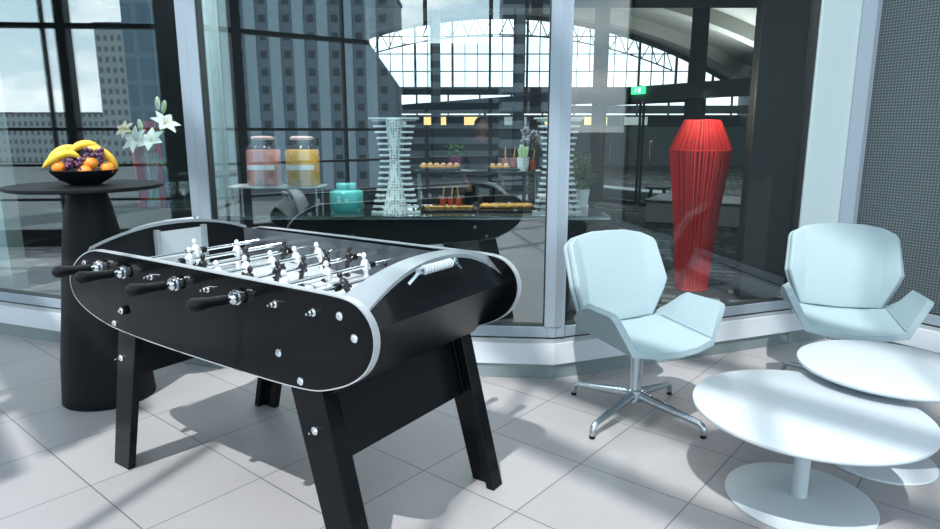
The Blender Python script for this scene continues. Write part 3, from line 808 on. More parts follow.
for i in range(7):
    pastry('mini_tart', (-.27 + .045 * i, 4.175 + .002 * (i % 2), CZ + .016), 'mini tart in the front row of the dark tray beside the tower', 'mini tarts on the left counter tray', .024)
for i in range(3):
    shot_glass((-.175 + .052 * i, 4.255, CZ + .016), 'red juice shot with straw on the left counter tray', 'red shots on the left counter tray')
t2 = tray('dark tray of golden rolls on the counter by the post', (.235, 4.23, CZ), (.36, .18), M['tray'])
for i in range(6):
    for j in range(2):
        pastry('pastry_roll', (.105 + .053 * i, 4.185 + .06 * j, CZ + .016), 'golden pastry roll on the dark tray by the post', 'pastry rolls on the right counter tray', .027)
t3 = tray('dark platter of pale canapes on the glass riser', (-.20, 4.42, FZ), (.28, .15), M['slate'])
for i in range(6):
    for j in range(2):
        pastry('canape_bite', (-.31 + .044 * i, 4.385 + .06 * j, FZ + .016), 'pale salmon canape on the riser platter', 'canapes on the riser platter', .025)
t4 = tray('slate of small snacks beside the celery pot on the glass riser', (.245, 4.42, FZ), (.26, .15), M['slate'])
for i in range(3):
    pastry('canape_bite', (.15 + .045 * i, 4.375, FZ + .016), 'yellowish bite on the slate beside the celery pot', 'bites on the celery slate', .024)
for i, x in enumerate((.235, .29)):
    shot_glass((x, 4.45, FZ + .016), 'red juice shot left of the celery pot', 'red shots beside the celery pot')
shot_glass((.42, 4.43, FZ), 'red juice shot right of the celery pot', None)
cp = thing('celery_pot', 'white pot of green celery sticks on the glass riser', 'pot', (.350, 4.375, FZ))
MB().lathe([(.01, 0), (.034, 0), (.043, .088), (.040, .088), (.033, .010), (.01, .010)], 28).build('pot', M['pot'], cp, smooth=50)
for i in range(8):
    a = i * PI / 4; rr = .022 if i % 2 else .012
    MB().tube([(rr * math.cos(a), rr * math.sin(a), .012), (rr * 1.15 * math.cos(a), rr * 1.15 * math.sin(a), .09), (rr * 1.45 * math.cos(a + .2), rr * 1.45 * math.sin(a + .2), .145 + .012 * (i % 3))], [.009, .0095, .010], 8).build('celery_stick', M['celery'], cp)

# flowers behind the celery
fv = thing('flower_vase', 'dark vase of grey lilac flower heads behind the celery pot', 'vase', (.415, 4.52, FZ))
MB().lathe([(.01, 0), (.030, 0), (.036, .05), (.024, .11), (.030, .13)], 24).build('vase', M['counter'], fv, smooth=60)
for i in range(5):
    a = i * 1.26; x, y, z = .05 * math.cos(a), .035 * math.sin(a), .20 + .03 * (i % 3)
    MB().tube([(0, 0, .10), (x * .5, y * .5, .15), (x, y, z)], .0025, 6).build('stem', M['stem'], fv)
    fh = MB()
    for k in range(16):
        p = Vector((random.gauss(0, 1), random.gauss(0, 1), random.gauss(0, 1))).normalized() * .026
        fh.ball((x + p.x, y + p.y, z + p.z), .011, 6)
    fh.build('flower_head', M['hydrangea'] if i != 1 else M['magenta'], fv)
# potted plant at the end of the counter
pp = thing('potted_plant', 'leafy green plant in a white pot at the right end of the counter', 'plant', (.765, 4.46, CZ))
MB().lathe([(.01, 0), (.032, 0), (.048, .118), (.044, .118), (.030, .012), (.01, .012)], 30).build('pot', M['pot'], pp, smooth=50)
MB().lathe([(.002, .104), (.044, .105), (.002, .112)], 20).build('soil', M['soil'], pp)
random.seed(11)
lf = MB(); st = MB()
for i in range(24):
    a = random.uniform(0, 2 * PI); h = random.uniform(.16, .36); sp_ = random.uniform(.03, .085)
    tip = Vector((sp_ * math.cos(a), sp_ * math.sin(a), h)); st.tube([(0, 0, .10), tip * .5 + Vector((0, 0, .05)), tip], .0022, 5)
    for k in range(9):
        p = Vector((0, 0, .12)).lerp(tip, .35 + .65 * k / 8); b = random.uniform(0, 2 * PI)
        dv = Vector((math.cos(b), math.sin(b), random.uniform(-.4, .5))).normalized(); sd = dv.cross(Vector((0, 0, 1))).normalized() * .017
        L_ = random.uniform(.05, .08)
        lf.add([p, p + dv * L_ * .5 + sd, p + dv * L_ + Vector((0, 0, -.008)), p + dv * L_ * .5 - sd], [(0, 1, 2, 3)])
lf.build('foliage', M['leaf_dark'], pp, smooth=0); st.build('stalk', M['stem'], pp)
# small pot with magenta wrap further back
mp_ = thing('flower_pot', 'small green plant in a magenta wrap behind the canapes', 'plant', (-.10, 4.515, FZ))
MB().lathe([(.01, 0), (.030, 0), (.042, .08), (.040, .088), (.034, .086), (.01, .08)], 24).build('wrap', M['magenta'], mp_, smooth=50)
lf = MB()
for i in range(50):
    p = Vector((random.uniform(-.05, .05), random.uniform(-.03, .03), random.uniform(.085, .16))); b = random.uniform(0, 2 * PI)
    dv = Vector((math.cos(b), math.sin(b), .5)).normalized(); sd = dv.cross(Vector((0, 0, 1))).normalized() * .01
    lf.add([p, p + dv * .02 + sd, p + dv * .04, p + dv * .02 - sd], [(0, 1, 2, 3)])
lf.build('foliage', M['leaf'], mp_, smooth=0)

# ------------------------------------------------------------------ lilies and wine glasses on the side counter
VX, VY = -2.150, 4.46
va = MB().lathe([(.002, .0), (.042, .0), (.044, .02), (.040, .10), (.044, .22), (.056, .36), (.052, .36), (.040, .22), (.036, .10), (.040, .024), (.002, .022)], 32).build('glass_vase', M['glass_vase'], smooth=60, loc=(VX, VY, CZ))
tag(va, 'tall clear glass vase holding white lilies on the side counter', 'vase')
wt = MB().lathe([(.002, .026), (.038, .026), (.035, .10), (.036, .16), (.002, .16)], 24).build('water', M['glass_thin'], va, smooth=60)
def petal_blade(mb, c, dv, up, L_, w, curl):
    dv = Vector(dv).normalized(); up = Vector(up); sd = dv.cross(up).normalized(); up = sd.cross(dv).normalized()
    P = []
    for i in range(7):
        t = i / 6; ww = w * math.sin(PI * min(1, t * .9 + .08)) ; b = c + dv * (L_ * t) + up * (-curl * t * t)
        P += [b - sd * ww + up * .25 * ww, b, b + sd * ww + up * .25 * ww]
    o = [(i * 3 + j, i * 3 + j + 1, i * 3 + j + 4, i * 3 + j + 3) for i in range(6) for j in range(2)]
    mb.add(P, o)
VIEW = Vector((.43, -.90, 0)); RT = Vector((.90, .43, 0))
def lily(label, tipx, tipz, kind, tilt=0., depth=0.):
    """one stem in the vase; tip given in metres right of / above the vase foot as seen from the room"""
    T = thing('lily', label, 'flower', (VX, VY, CZ + .03), 0, 'white lilies in the glass vase')
    tip = RT * (tipx + .02) + Vector((0, 0, tipz + .012)) + VIEW * depth
    base = Vector((-tipx * .25, 0, .004)); mid = Vector((tip.x * .12, tip.y * .12, .33))
    MB().tube([base, base.lerp(mid, .5), mid, mid.lerp(tip, .6) + Vector((0, 0, .012)), tip], .0035, 7).build('stem', M['stem'], T)
    d = (RT * math.sin(tilt) + Vector((0, 0, math.cos(tilt)))).normalized()
    if kind == 'bud':
        m3 = Vector((0, 0, 1)).rotation_difference(d).to_matrix()
        MB().ball(tip + d * .042, .046, 14, (.36, .36, 1.0), 0, m3).build('bud', M['bud'], T, smooth=80)
    else:
        b = MB(); ax = (d + VIEW * .8).normalized()
        u = ax.cross(Vector((0, 0, 1))).normalized(); w = u.cross(ax)
        n = 6
        for k in range(n):
            a = 2 * PI * k / n + .3
            out = (u * math.cos(a) + w * math.sin(a))
            petal_blade(b, tip, (out * .9 + ax * .55), ax, .100 if kind == 'open' else .065, .027 if kind == 'open' else .018, .03)
        b.build('petal', M['petal'] if kind == 'open' else M['cream'], T, smooth=80)
        s = MB()
        for k in range(5):
            a = 2 * PI * k / 5; s.tube([tip, tip + (ax * .05 + (u * math.cos(a) + w * math.sin(a)) * .018)], .0014, 5)
        s.build('stamen', M['pastry'], T)
    return T
lily('large open white lily at the right of the bunch', .085, .505, 'open', .5, .05)
lily('tall green bud at the top of the lilies, left of a pair', .055, .600, 'bud', .05)
lily('tall green bud at the top of the lilies, right of a pair', .085, .580, 'bud', .22)
lily('lower white bud on the left of the lilies', -.055, .455, 'bud', -.10, .03)
lily('small open white lily low in front of the vase mouth', .005, .395, 'open', -.6, .06)
lily('cream half open flower at the far left of the bunch', -.150, .470, 'half', -.8)
lily('open white lily low on the left of the vase mouth', -.085, .400, 'open', -1.0, .04)
for k, (x, z, dx, dz, lab) in enumerate(((.10, .47, .085, .09, 'long thin green leaf stem arching right above the lilies'), (.075, .36, .075, -.10, 'long green leaf hanging low right of the vase'))):
    T = thing('lily_leaf', lab, 'leaf', (VX, VY, CZ + .03))
    st = MB().tube([(0, .004 * k, .004), (0.01, 0, .30), RT * .03 + Vector((0, 0, z - .04))], .003, 6).build('stem', M['stem'], T)
    b = MB(); petal_blade(b, RT * .03 + Vector((0, 0, z - .04)), RT * dx + Vector((0, 0, dz)), Vector((0, 0, 1)) + VIEW, .15, .012, .04)
    b.build('leaf', M['leaf'], T, smooth=80)
wg0 = None
for i, (x, y) in enumerate(((-2.045, 4.50), (-1.965, 4.52), (-1.885, 4.50), (-2.00, 4.60), (-1.915, 4.61))):
    if wg0 is None:
        wg0 = thing('wine_glass', 'stemmed wine glass on the side counter right of the lilies', 'glass', (x, y, CZ), 0, 'wine glasses right of the lilies')
        MB().lathe([(.002, 0), (.030, .0), (.030, .002), (.004, .006), (.0035, .065), (.014, .075)], 24).build('stem', M['glass_vase'], wg0, smooth=60)
        MB().lathe([(.010, .073), (.028, .090), (.035, .115), (.034, .140), (.029, .165)], 24, closed=False).build('bowl', M['glass_vase'], wg0, smooth=60)
    else: dup(wg0, (x, y, CZ))

# ------------------------------------------------------------------ red string lamps
def string_lamp(label, loc, n=84):
    T = thing('floor_lamp', label, 'lamp', loc)
    prof = [(.128, .012), (.175, .62), (.243, 1.185), (.140, 1.425)]
    MB().lathe([(.02, 0), (.135, 0), (.138, .006), (.135, .014), (.02, .014)], 40).build('base', M['red'], T)
    MB().lathe([(.118, .014), (.164, .62), (.229, 1.18), (.130, 1.41), (.02, 1.412)], 40, closed=False).build('lining', M['red_dark'], T, smooth=60)
    fr = MB()
    for r, z in prof[1:]:
        fr.tube([(r * math.cos(2 * PI * i / 48), r * math.sin(2 * PI * i / 48), z) for i in range(49)], .0065, 8, cap=False)
    fr.build('frame_ring', M['red'], T)
    s = MB(); random.seed(5)
    for i in range(n):
        a = 2 * PI * i / n + random.uniform(-.028, .028)
        s.tube([((r + .003) * math.cos(a), (r + .003) * math.sin(a), z) for r, z in prof], .0052, 5)
    s.build('cord_shade', M['red'], T, smooth=60)
    return T
string_lamp('tall red cord floor lamp standing on the dark carpet behind the right window', (1.925, 5.56, 0))
string_lamp('red cord lamp glimpsed behind the lilies through the left window', (-3.02, 6.45, 0), 64)
ctb = thing('side_table', 'small black stool on the carpet left of the red lamp', 'stool', (3.25, 11.4, 0))
MB().lathe([(.02, .36), (.22, .36), (.22, .40), (.02, .40)], 28).build('seat', M['black_matte'], ctb)
for k in range(4):
    a = k * PI / 2 + .4; MB().cyl((.20 * math.cos(a), .20 * math.sin(a), 0), (.15 * math.cos(a), .15 * math.sin(a), .36), .018).build('leg', M['black_matte'], ctb)
pb = thing('low_plinth', 'low pale stone plinth on the carpet behind the red lamp', 'plinth', (3.55, 9.9, 0), -.5)
MB().box((0, 0, .15), (1.5, 1.1, .30)).build('block', M['stone'], pb, bevel=.02)
MB().box((0, 0, .32), (1.56, 1.16, .04)).build('top_slab', M['mull_mid'], pb, bevel=.01)

# person beyond the buffet
def person():
    T = thing('person', 'person in a grey jacket and dark trousers standing beyond the buffet', 'person', (.115, 7.6, 0), .25)
    J = {'pel': (0, 0, .80), 'sp': (0, .02, .98), 'ch': (0, .0, 1.14), 'nk': (0, -.05, 1.25), 'hd': (0, -.07, 1.34), 'hl': (-.10, 0, .76), 'kl': (-.11, -.02, .44), 'al': (-.11, .02, .08), 'tl': (-.12, -.14, .04),
         'hr': (.10, 0, .76), 'kr': (.11, -.03, .44), 'ar': (.11, .02, .08), 'tr': (.13, -.14, .04),
         'sl': (-.19, -.01, 1.18), 'el': (-.25, .02, .94), 'wl': (-.20, -.16, .78), 'pl': (-.18, -.22, .75), 'sr': (.19, -.01, 1.18), 'er': (.25, .03, .94), 'wr': (.22, -.14, .76), 'pr': (.20, -.20, .73)}
    E_ = [('pel', 'sp'), ('sp', 'ch'), ('ch', 'nk'), ('nk', 'hd'), ('pel', 'hl'), ('hl', 'kl'), ('kl', 'al'), ('al', 'tl'), ('pel', 'hr'), ('hr', 'kr'), ('kr', 'ar'), ('ar', 'tr'), ('ch', 'sl'), ('sl', 'el'), ('el', 'wl'), ('wl', 'pl'), ('ch', 'sr'), ('sr', 'er'), ('er', 'wr'), ('wr', 'pr')]
    Rd = dict(pel=(.15, .11), sp=(.14, .10), ch=(.17, .11), nk=(.055, .055), hd=(.06, .06), hl=(.085, .085), kl=(.058, .058), al=(.042, .042), tl=(.04, .03), hr=(.085, .085), kr=(.058, .058), ar=(.042, .042), tr=(.04, .03),
              sl=(.07, .07), el=(.046, .046), wl=(.030, .026), pl=(.034, .018), sr=(.07, .07), er=(.046, .046), wr=(.030, .026), pr=(.034, .018))
    def skin(name, keys, grow, m, root):
        ks = [k for k in J if k in keys]; ix = {k: i for i, k in enumerate(ks)}
        me = bpy.data.meshes.new(name); me.from_pydata([J[k] for k in ks], [(ix[a], ix[b]) for a, b in E_ if a in ix and b in ix], []); me.materials.append(m)
        o = bpy.data.objects.new(name, me); COL.objects.link(o); o.parent = T
        o.modifiers.new('skin', 'SKIN'); me.skin_vertices or None
        if not me.skin_vertices: 
            bm = bmesh.new(); bm.from_mesh(me); bm.verts.layers.skin.verify(); bm.to_mesh(me); bm.free()
        for k in ks:
            v = me.skin_vertices[0].data[ix[k]]; v.radius = (Rd[k][0] + grow, Rd[k][1] + grow); v.use_root = k == root
        s = o.modifiers.new('sub', 'SUBSURF'); s.levels = 2; s.render_levels = 2
        return o
    skin('body', set(J), 0, M['skin'], 'pel')
    skin('jacket', {'sp', 'ch', 'nk', 'sl', 'el', 'wl', 'sr', 'er', 'wr', 'pel'}, .012, M['jacket'], 'sp')
    skin('trousers', {'pel', 'hl', 'kl', 'al', 'hr', 'kr', 'ar'}, .010, M['trouser'], 'pel')
    MB().ball((0, -.075, 1.385), .085, 20, (.86, 1.02, 1.22)).ball((0, -.170, 1.375), .014, 8, (.8, 1, 1.3)).ball((-.078, -.07, 1.375), .018, 8, (.5, 1, 1.4)).ball((.078, -.07, 1.375), .018, 8, (.5, 1, 1.4)).build('head', M['skin'], T, smooth=80)
    MB().ball((0, -.055, 1.412), .092, 18, (.90, .98, .98)).build('hair', M['hair'], T, smooth=80)
    for s in (-1, 1):
        MB().ball((s * .12, -.05, .035), .05, 14, (.85, 2.2, .72)).build('shoe', M['shoe'], T, smooth=80)
        for k in range(5):
            x = s * (.165 + .014 * k); MB().tube([(x, -.20, .745), (x, -.235, .725), (x - s * .004, -.245, .700), (x - s * .006, -.235, .680)], [.009, .0085, .008, .006], 8).build('finger', M['skin'], T)
person()

# ------------------------------------------------------------------ hall: partition with doors, far glazed arch, vault
P0, P1 = Vector((2.035, 13.5, 0)), Vector((4.205, 10.0, 0))
pd = (P1 - P0).normalized(); prz = math.atan2(pd.y, pd.x)
def pt(t): return P0 + pd * t
def pslab(t0, t1, z0, z1, th, m, name, lab=None, bev=0):
    c = (pt(t0) + pt(t1)) / 2; return struct(MB().box((0, 0, 0), (t1 - t0, th, z1 - z0)).build(name, m, loc=(c.x, c.y, (z0 + z1) / 2), rz=prz, bevel=bev), lab)
pslab(-14, 7.0, 1.86, 2.10, .30, M['beam'], 'trim_lintel', 'long grey lintel over the lounge doors')
for i, (t, w) in enumerate(((-5.62, .12), (-1.81, .12), (.80, .15), (3.05, .14))):
    c = pt(t); struct(MB().box((0, 0, 0), (w, .24, 6.4)).build('trim_post_%d' % (i + 1), M['mull_mid'], loc=(c.x, c.y, 3.2), rz=prz), 'tall grey steel post of the lounge screen')
for i, (t0, t1) in enumerate(((.95, 1.88), (1.92, 2.88))):
    c = (pt(t0) + pt(t1)) / 2
    d_ = MB(); w = t1 - t0
    for s in (-1, 1): d_.box((s * (w / 2 - .02), 0, 0), (.03, .04, 1.84))
    d_.box((0, 0, -.88), (w, .04, .08)); d_.box((0, 0, .90), (w, .04, .05))
    do = struct(d_.build('door_%d' % (i + 1), M['mull_mid'], loc=(c.x, c.y, .93), rz=prz), ('left' if i == 0 else 'right') + ' glass lounge door')
    MB().box((0, 0, 0), (w - .06, .012, 1.74)).build('pane', M['glass_thin'], do)
    xh = -.20
    MB().tube([(xh, -.03, -.20), (xh, -.08, -.18), (xh, -.08, .22), (xh, -.03, .24)], .013, 10).build('door_handle', M['brass'], do)
for i, (t0, t1) in enumerate(((-3.2, .66), (3.2, 6.8))):
    c = (pt(t0) + pt(t1)) / 2; w = t1 - t0
    d_ = MB()
    for k in range(4): d_.box((-w / 2 + .02 + (w - .04) * k / 3, 0, 0), (.04, .05, 1.86))
    wo = struct(d_.build('window_%d' % (6 + i), M['mull_mid'], loc=(c.x, c.y, .93), rz=prz), 'glass screen beside the lounge doors')
    MB().box((0, 0, 0), (w - .06, .012, 1.84)).build('pane', M['glass_thin'], wo)
ex = thing('exit_sign', 'small lit green exit sign hanging at the lintel', 'sign', (2.965, 11.76, 1.99), prz)
MB().box((0, -.06, .04), (.30, .05, .13)).build('housing', M['exit'], ex, bevel=.006)
mk = MB()
mk.ball((-.035, -.087, .075), .012, 10, (1, .2, 1)); mk.tube([(-.035, -.087, .062), (-.045, -.087, .03), (-.025, -.087, .008)], .007, 6); mk.tube([(-.045, -.087, .03), (-.07, -.087, .005)], .006, 6); mk.tube([(-.037, -.087, .058), (-.012, -.087, .045)], .005, 6)
mk.box((.05, -.087, .04), (.05, .004, .09))
mk.build('running_figure', M['exit_mark'], ex)
MB().box((0, -.03, .115), (.04, .08, .02)).build('bracket', M['mull_dark'], ex)

# far end: glazed arch
AX, AR, AY, AZ = 1.95, 30.0, 45.0, 8.62
def az(x): return AZ - AR + math.sqrt(max(0, AR * AR - (x - AX) ** 2))
gr = MB()
x = AX - 15.4
k = 0
while x <= AX + 15.4:
    zt = az(x)
    if zt > 4.1: gr.box((x, AY, (zt + 4.0) / 2), (.15 if k % 3 == 0 else .05, .16, zt - 4.0))
    x += .82; k += 1
for z in (5.2, 6.3, 7.4):
    hw = math.sqrt(max(0, AR * AR - (z - AZ + AR) ** 2)); gr.box((AX, AY, z), (2 * hw, .08, .07))
pts = [(AX - 15.6 + 31.2 * i / 60, AY, az(AX - 15.6 + 31.2 * i / 60)) for i in range(61)]
gr.tube(pts, .16, 6); gr.tube([(p[0], p[1] + .1, p[2] - 1.1) for p in pts[8:-8]], .05, 5)
for i in range(8, 52): gr.tube([pts[i], (pts[i + 1][0], AY + .1, pts[i + 1][2] - 1.1)] if i % 2 else [(pts[i][0], AY + .1, pts[i][2] - 1.1), pts[i + 1]], .035, 4)
gr.box((AX, AY, 3.95), (34, .5, .5))
x = AX - 16
while x <= AX + 17: gr.box((x, AY, 3.0), (.12, .12, 1.7)); x += 2.1
gr.box((AX, AY, 2.6), (34, .2, .08)); gr.box((AX, AY + .2, 1.2), (34, .2, 2.4))
wa = struct(gr.build('window_8', M['mull_mid'], smooth=0), 'great glazed arch at the far end of the hall')
vt = MB(); N = 40
def ring(y, off=0.): return [(AX - 16 + 32 * i / N, y, az(AX - 16 + 32 * i / N) + off) for i in range(N + 1)]
r0, r1 = ring(AY + .3, .15), ring(8.2, .15); t0, t1 = ring(AY + .3, .45), ring(8.2, .45)
n1 = N + 1
vt.add(r0 + r1 + t0 + t1, [(i, i + 1, n1 + i + 1, n1 + i) for i in range(N)] + [(2 * n1 + i, 3 * n1 + i, 3 * n1 + i + 1, 2 * n1 + i + 1) for i in range(N)] +
       [(i, 2 * n1 + i, 2 * n1 + i + 1, i + 1) for i in range(N)] + [(n1 + i, n1 + i + 1, 3 * n1 + i + 1, 3 * n1 + i) for i in range(N)])
struct(vt.build('ceiling_vault', M['vault'], smooth=30), 'pale ribbed barrel vault of the hall')
for k, y in enumerate((40, 33.5, 27, 21, 15.5, 10.5)):
    rb = MB(); a, b = ring(y, .16), ring(y + .9, .16); c_, d_ = ring(y, -.55), ring(y + .9, -.55)
    rb.add(a + b + c_ + d_, [(i, i + 1, n1 + i + 1, n1 + i) for i in range(N)] + [(2 * n1 + i, 3 * n1 + i, 3 * n1 + i + 1, 2 * n1 + i + 1) for i in range(N)] + [(i, 2 * n1 + i, 2 * n1 + i + 1, i + 1) for i in range(N)] + [(n1 + i, n1 + i + 1, 3 * n1 + i + 1, 3 * n1 + i) for i in range(N)])
    struct(rb.build('trim_rib_%d' % (k + 1), M['vault_rib'], smooth=30), 'rib of the vault')
struct(MB().box((18.2, 27, 2.1), (.3, 37, 4.3)).build('wall_hall_right', M['shop_grey']), 'grey side wall of the hall')
struct(MB().box((-14.3, 27, 2.1), (.3, 37, 4.3)).build('wall_hall_left', M['shop_grey']), 'grey side wall of the hall')
gb = [(AX - 16 + 32 * i / 24, az(AX - 16 + 32 * i / 24) + .3) for i in range(25)] + [(AX + 16, 3.21), (AX - 16, 3.21)]
struct(MB().prism(gb, 'y', 8.05, 8.18).build('wall_gable_blocker', M['dark_wall'], smooth=0), 'unseen dark gable wall added above the flat ceiling to block sky light')  # out of view, added to keep sky light off the vault
struct(MB().box((13.3, 8.12, 1.6), (9.6, .12, 3.2)).build('wall_front_blocker', M['dark_wall']), 'unseen dark front wall added to block light leaking into the hall')  # out of view, added to stop stray daylight entering the hall
# shopfront across the hall with lit panels
sf = MB().box((5, 26, .75), (27, .4, 1.5)); sf.box((5, 26, 2.15), (27, .4, .30))
struct(sf.build('wall_shopfront', M['shop_grey']), 'grey shopfront across the hall')
for i in range(9):
    x = -6.0 + i * 1.55
    lp = thing('lit_panel', 'warm lit shop panel across the hall', 'light', (x, 26, 1.52), 0, 'warm lit panels across the hall')
    MB().box((0, -.1, .20), (.85, .16, .30)).build('panel', M['warm_lamp'] if i % 3 != 2 else M['cool_lit'], lp); MB().box((0, -.1, .37), (.9, .2, .04)).build('cap', M['shop_grey'], lp); MB().box((0, -.1, .025), (.9, .2, .05)).build('ledge', M['shop_grey'], lp)
struct(MB().box((3.0, 13.9, .09), (3.0, .5, .18), prz).build('trim_threshold', M['white_lac']), 'white threshold outside the lounge doors')
# dark interior walls and soffit
w = MB().prism([(-10, 0), (-.86, 0), (-.86, 1.86), (-1.24, 2.40), (-1.24, 4.6), (-10, 4.6)], 'y', 8.3, 8.5)
struct(w.build('wall_buffet', M['dark_wall']), 'dark wall behind the buffet with a slanting edge')
struct(MB().box((2.50, 5.25, 1.4), (.62, .12, 2.79)).build('wall_column', M['dark_wall'], bevel=.01), 'wide black column behind the right window')
struct(MB().prism([(-6, 5.55), (-4.45, 4.86), (-1.475, 3.71), (.47, 3.54), (2.36, 4.26), (9, 4.0), (9, 8.4), (-6, 8.4)], 'z', 2.80, 3.2).build('ceiling', M['dark_ceiling'], smooth=0), 'dark flat ceiling over the buffet')
struct(MB().box((6.6, 4.6, 1.4), (6.4, .2, 2.8), -.05).build('wall_interior_right', M['dark_wall']), 'dark wall to the right of the hall')
struct(MB().box((-6.2, 6.7, 1.6), (.2, 3.6, 3.2)).build('wall_interior_left', M['dark_wall']), 'dark wall to the left of the buffet')
for k, (x, y, wd) in enumerate(((-1.98, 5.25, .20), (-3.98, 5.55, .16))):
    struct(MB().box((x, y, 1.4), (wd, .2, 2.8)).build('trim_pillar_%d' % (k + 1), M['pillar']), 'slim pale pillar inside the lounge')
struct(MB().box((-2.27, 5.25, 1.4), (.24, .2, 2.8)).build('trim_panel', M['black_matte']), 'black panel beside the slim pillar')

# ------------------------------------------------------------------ outside, behind the viewer (seen mirrored in the panes)
def refl(p, a, b):
    a = Vector(a); b = Vector(b); d = (b - a).normalized(); n = Vector((-d.y, d.x)); p = Vector(p); return p - 2 * ((p - a).dot(n)) * n
gp = struct(MB().prism([(-4000, -4000), (4000, -4000), (4000, 4000), (-4000, 4000)], 'z', -9.6, -9.0).build('ground', M['ground_out'], smooth=0), 'paved ground outside')
EV, NV = Vector((.68, -.733, 0)), Vector((.733, .68, 0)); crz = math.atan2(EV.y, EV.x)
def cw(s): return EV * s - NV * 3.0
WTOP = 13.5
heavy = MB(); light_ = MB(); tr = MB()
for s in (-11.3, -6.42, -1.96, 2.9, 7.8):
    c = cw(s); heavy.box((c.x, c.y, WTOP / 2), (.115, .15, WTOP), crz)
    c = cw(s - .22); light_.box((c.x, c.y, WTOP / 2), (.032, .06, WTOP), crz)
for s in (-9.6, -8.0, -4.9, -3.3, -.55, .75, 1.95, 4.7, 6.3):
    c = cw(s); light_.box((c.x, c.y, WTOP / 2), (.032, .06, WTOP), crz)
for z, h in ((.1, .2), (.55, .03), (.95, .03), (1.36, .035), (2.50, .05), (4.4, .06), (9.15, .16), (10.2, .18), (11.9, .2), (13.4, .25)):
    c = cw(-1.5); tr.box((c.x, c.y, z), (20.5, .12, h), crz)  # upper ones are unseen, added thicker to cast soft shadow bands
for i in range(9):                                 # unseen louvre blades added high on the left to dim the floor sun
    if i in (4,): continue
    c = cw(-3.8); tr.box((c.x, c.y, 5.3 + .21 * i), (5.2, .10, .10), crz)
c = cw(-5.06); heavy.box((c.x, c.y, WTOP / 2), (.62, .3, WTOP), crz)
struct(heavy.build('window_9', M['mull_dark'], smooth=0), 'dark steel columns of the outer curtain wall')
struct(light_.build('trim_outer_mullions', M['mull_dark'], smooth=0), 'thin mullions of the outer curtain wall')
struct(tr.build('trim_transoms_shading', M['mull_dark'], smooth=0), 'transoms of the outer curtain wall, with unseen shading blades added above')

LP = ((-3.17, 4.2424), C0); MP = (C0, C1)
def block(label, name, px0, px1, D, h, plane, depth=14, m='facade_dark', strips=None):
    v0 = Vector(((px0 - 470) / 669 * D, D)); v1 = Vector(((px1 - 470) / 669 * D, D))
    a, b = refl(v0, *plane), refl(v1, *plane)
    d = (b - a); L_ = d.length; d.normalize(); n = Vector((d.y, -d.x))
    mid = (a + b) / 2
    if mid.dot(n) < 0: n = -n            # away from the lounge
    rz = math.atan2(d.y, d.x); c = mid + n * depth / 2
    h += 9; T = thing(name, label, 'building', (c.x, c.y, -9), rz)
    MB().box((0, 0, h / 2), (L_, depth, h)).build('wall', M[m], T, smooth=0)
    MB().box((0, 0, h + .3), (L_ + .4, depth + .4, .6)).build('roof', M['shop_grey'], T)
    return T, L_, depth, h, rz, n
T, L_, dp, h, rz, n = block('striped office block reflected in the middle pane', 'office_block', 203, 396, 120, 24.6, MP, m='block_grey')
sgn = -1 if Vector((-math.sin(rz), math.cos(rz))).dot(n) > 0 else 1
x = -L_ / 2 + 1.2; k = 0
while x + 1.2 < L_ / 2:
    MB().box((x, sgn * (dp / 2 + .15), h / 2), (1.9, .3, h)).build('pale_strip', M['facade_strip'], T)
    wn_ = MB()
    for z in range(2, int(h), 3): wn_.box((x + 2.1, sgn * (dp / 2 + .02), z + .5), (1.2, .06, 1.3))
    if x + 3 < L_ / 2: wn_.build('window_column', M['facade_glass'], T)
    x += 4.2
block('low dark block to the right of the striped one in the reflection', 'office_block', 396, 500, 150, 19.5, MP, m='facade_dark')
block('tall dark slab mirrored near the post', 'office_block', 502, 590, 110, 30, MP, m='facade_dark')
block('grey tower with dotted facade mirrored in the left pane', 'tower_block', 112, 142, 200, 31.5, LP, m='tower')
block('blue glass office mirrored beside the left post', 'office_block', 139, 168, 90, 30, LP, m='bluebld')
block('long low pale block mirrored along the left horizon', 'low_block', -90, 110, 230, 7.0, LP, m='tower')

# ------------------------------------------------------------------ light
sun = bpy.data.lights.new('sun', 'SUN'); so = bpy.data.objects.new('sun', sun); COL.objects.link(so)
sun.energy = 4.1; sun.angle = math.radians(.6); sun.color = (1., .97, .945)
ELEV = math.radians(58); AZ_ = Vector((.32, .947, 0)).normalized()
dirv = AZ_ * math.cos(ELEV) + Vector((0, 0, -math.sin(ELEV)))
so.rotation_euler = dirv.to_track_quat('-Z', 'Y').to_euler(); so.location = (-3, -8, 14)
def area(name, loc, size, power, col=(1, 1, 1), rot=(0, 0, 0)):
    l = bpy.data.lights.new(name, 'AREA'); l.energy = power; l.size = size; l.color = col
    o = bpy.data.objects.new(name, l); COL.objects.link(o); o.location = loc; o.rotation_euler = rot; return o
for k, (x, y) in enumerate(((-2.2, 4.5), (-1.2, 4.3), (-.3, 4.3), (.5, 4.3))): area('buffet_fill_%d' % k, (x, y, 2.74), .25, 16, (1, .97, .93))  # added fills that brighten the buffet and glassware, no real fittings
area('hall_fill_a', (13, 20, 3.4), 4, 60, (.95, 1, 1), (0, math.radians(140), 0)); area('hall_fill_b', (13, 34, 3.4), 4, 520, (.95, 1, 1), (0, math.radians(140), 0))  # added fills that brighten the vault, no real fittings
area('hall_fill_c', (4.5, 16, 5.6), 3.0, 420, (.95, 1, 1))  # added fill for the door end of the hall
pl = bpy.data.lights.new('lamp_fill', 'POINT'); pl.energy = 14; pl.color = (1, .8, .6); pl.shadow_soft_size = .05  # added point light ahead of and above the red lamp, outside its shade
po = bpy.data.objects.new('lamp_fill', pl); COL.objects.link(po); po.location = (1.84, 5.20, 1.62)

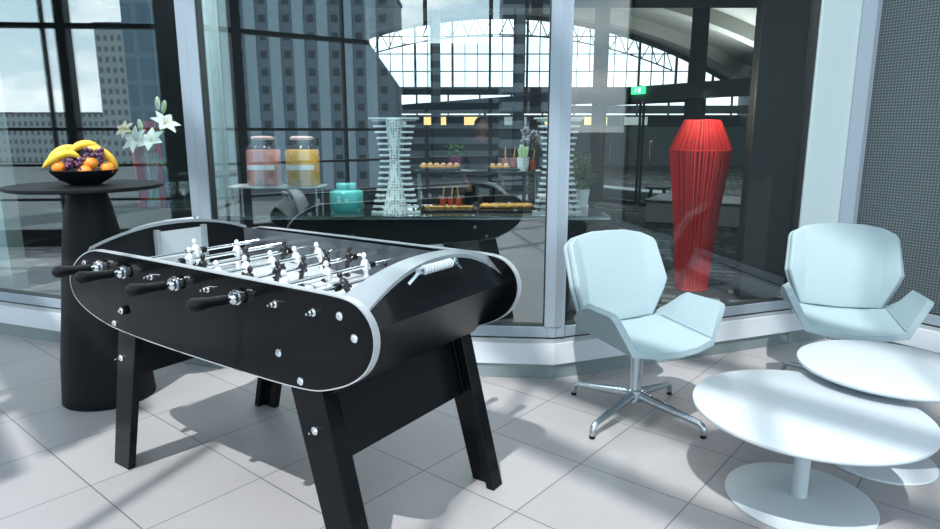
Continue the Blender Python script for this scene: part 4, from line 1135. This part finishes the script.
w = bpy.data.worlds.new('sky'); sc.world = w; w.use_nodes = True; nt = w.node_tree; N_ = nt.nodes; Lk = nt.links
N_.clear(); out = N_.new('ShaderNodeOutputWorld'); bg = N_.new('ShaderNodeBackground'); Lk.new(bg.outputs[0], out.inputs[0])
tc = N_.new('ShaderNodeTexCoord'); sx = N_.new('ShaderNodeSeparateXYZ'); Lk.new(tc.outputs['Generated'], sx.inputs[0])
cr = N_.new('ShaderNodeValToRGB'); e = cr.color_ramp.elements
e[0].position = 0.; e[0].color = (1.75, 2.05, 2.2, 1); e[1].position = 1.; e[1].color = (.15, .30, .50, 1)
q = e.new(.22); q.color = (1.2, 1.65, 1.95, 1); q = e.new(.5); q.color = (.34, .58, .88, 1)
Lk.new(sx.outputs['Z'], cr.inputs['Fac'])
mpn = N_.new('ShaderNodeMapping'); mpn.inputs['Scale'].default_value = (3.4, 3.4, 9); Lk.new(tc.outputs['Generated'], mpn.inputs['Vector'])
nz = N_.new('ShaderNodeTexNoise'); nz.inputs['Scale'].default_value = 1.6; nz.inputs['Detail'].default_value = 8; nz.inputs['Roughness'].default_value = .55; Lk.new(mpn.outputs[0], nz.inputs['Vector'])
cl = N_.new('ShaderNodeValToRGB'); cl.color_ramp.elements[0].position = .44; cl.color_ramp.elements[1].position = .60; Lk.new(nz.outputs['Fac'], cl.inputs['Fac'])
mx = N_.new('ShaderNodeMix'); mx.data_type = 'RGBA'; Lk.new(cl.outputs['Color'], mx.inputs['Factor']); Lk.new(cr.outputs['Color'], mx.inputs['A']); mx.inputs['B'].default_value = (2.6, 2.7, 2.75, 1)
Lk.new(mx.outputs['Result'], bg.inputs['Color']); bg.inputs['Strength'].default_value = 1.05

# ------------------------------------------------------------------ view
vs = sc.view_settings
vs.view_transform = 'Standard'; vs.look = 'None'; vs.gamma = 1.0; vs.use_curve_mapping = False; vs.exposure = 0.2
sc.cycles.use_denoising = True
sc.cycles.transparent_max_bounces = 24; sc.cycles.max_bounces = 10; sc.cycles.glossy_bounces = 6
sc.cycles.sample_clamp_indirect = 6.0
sc.cycles.caustics_reflective = False; sc.cycles.caustics_refractive = False
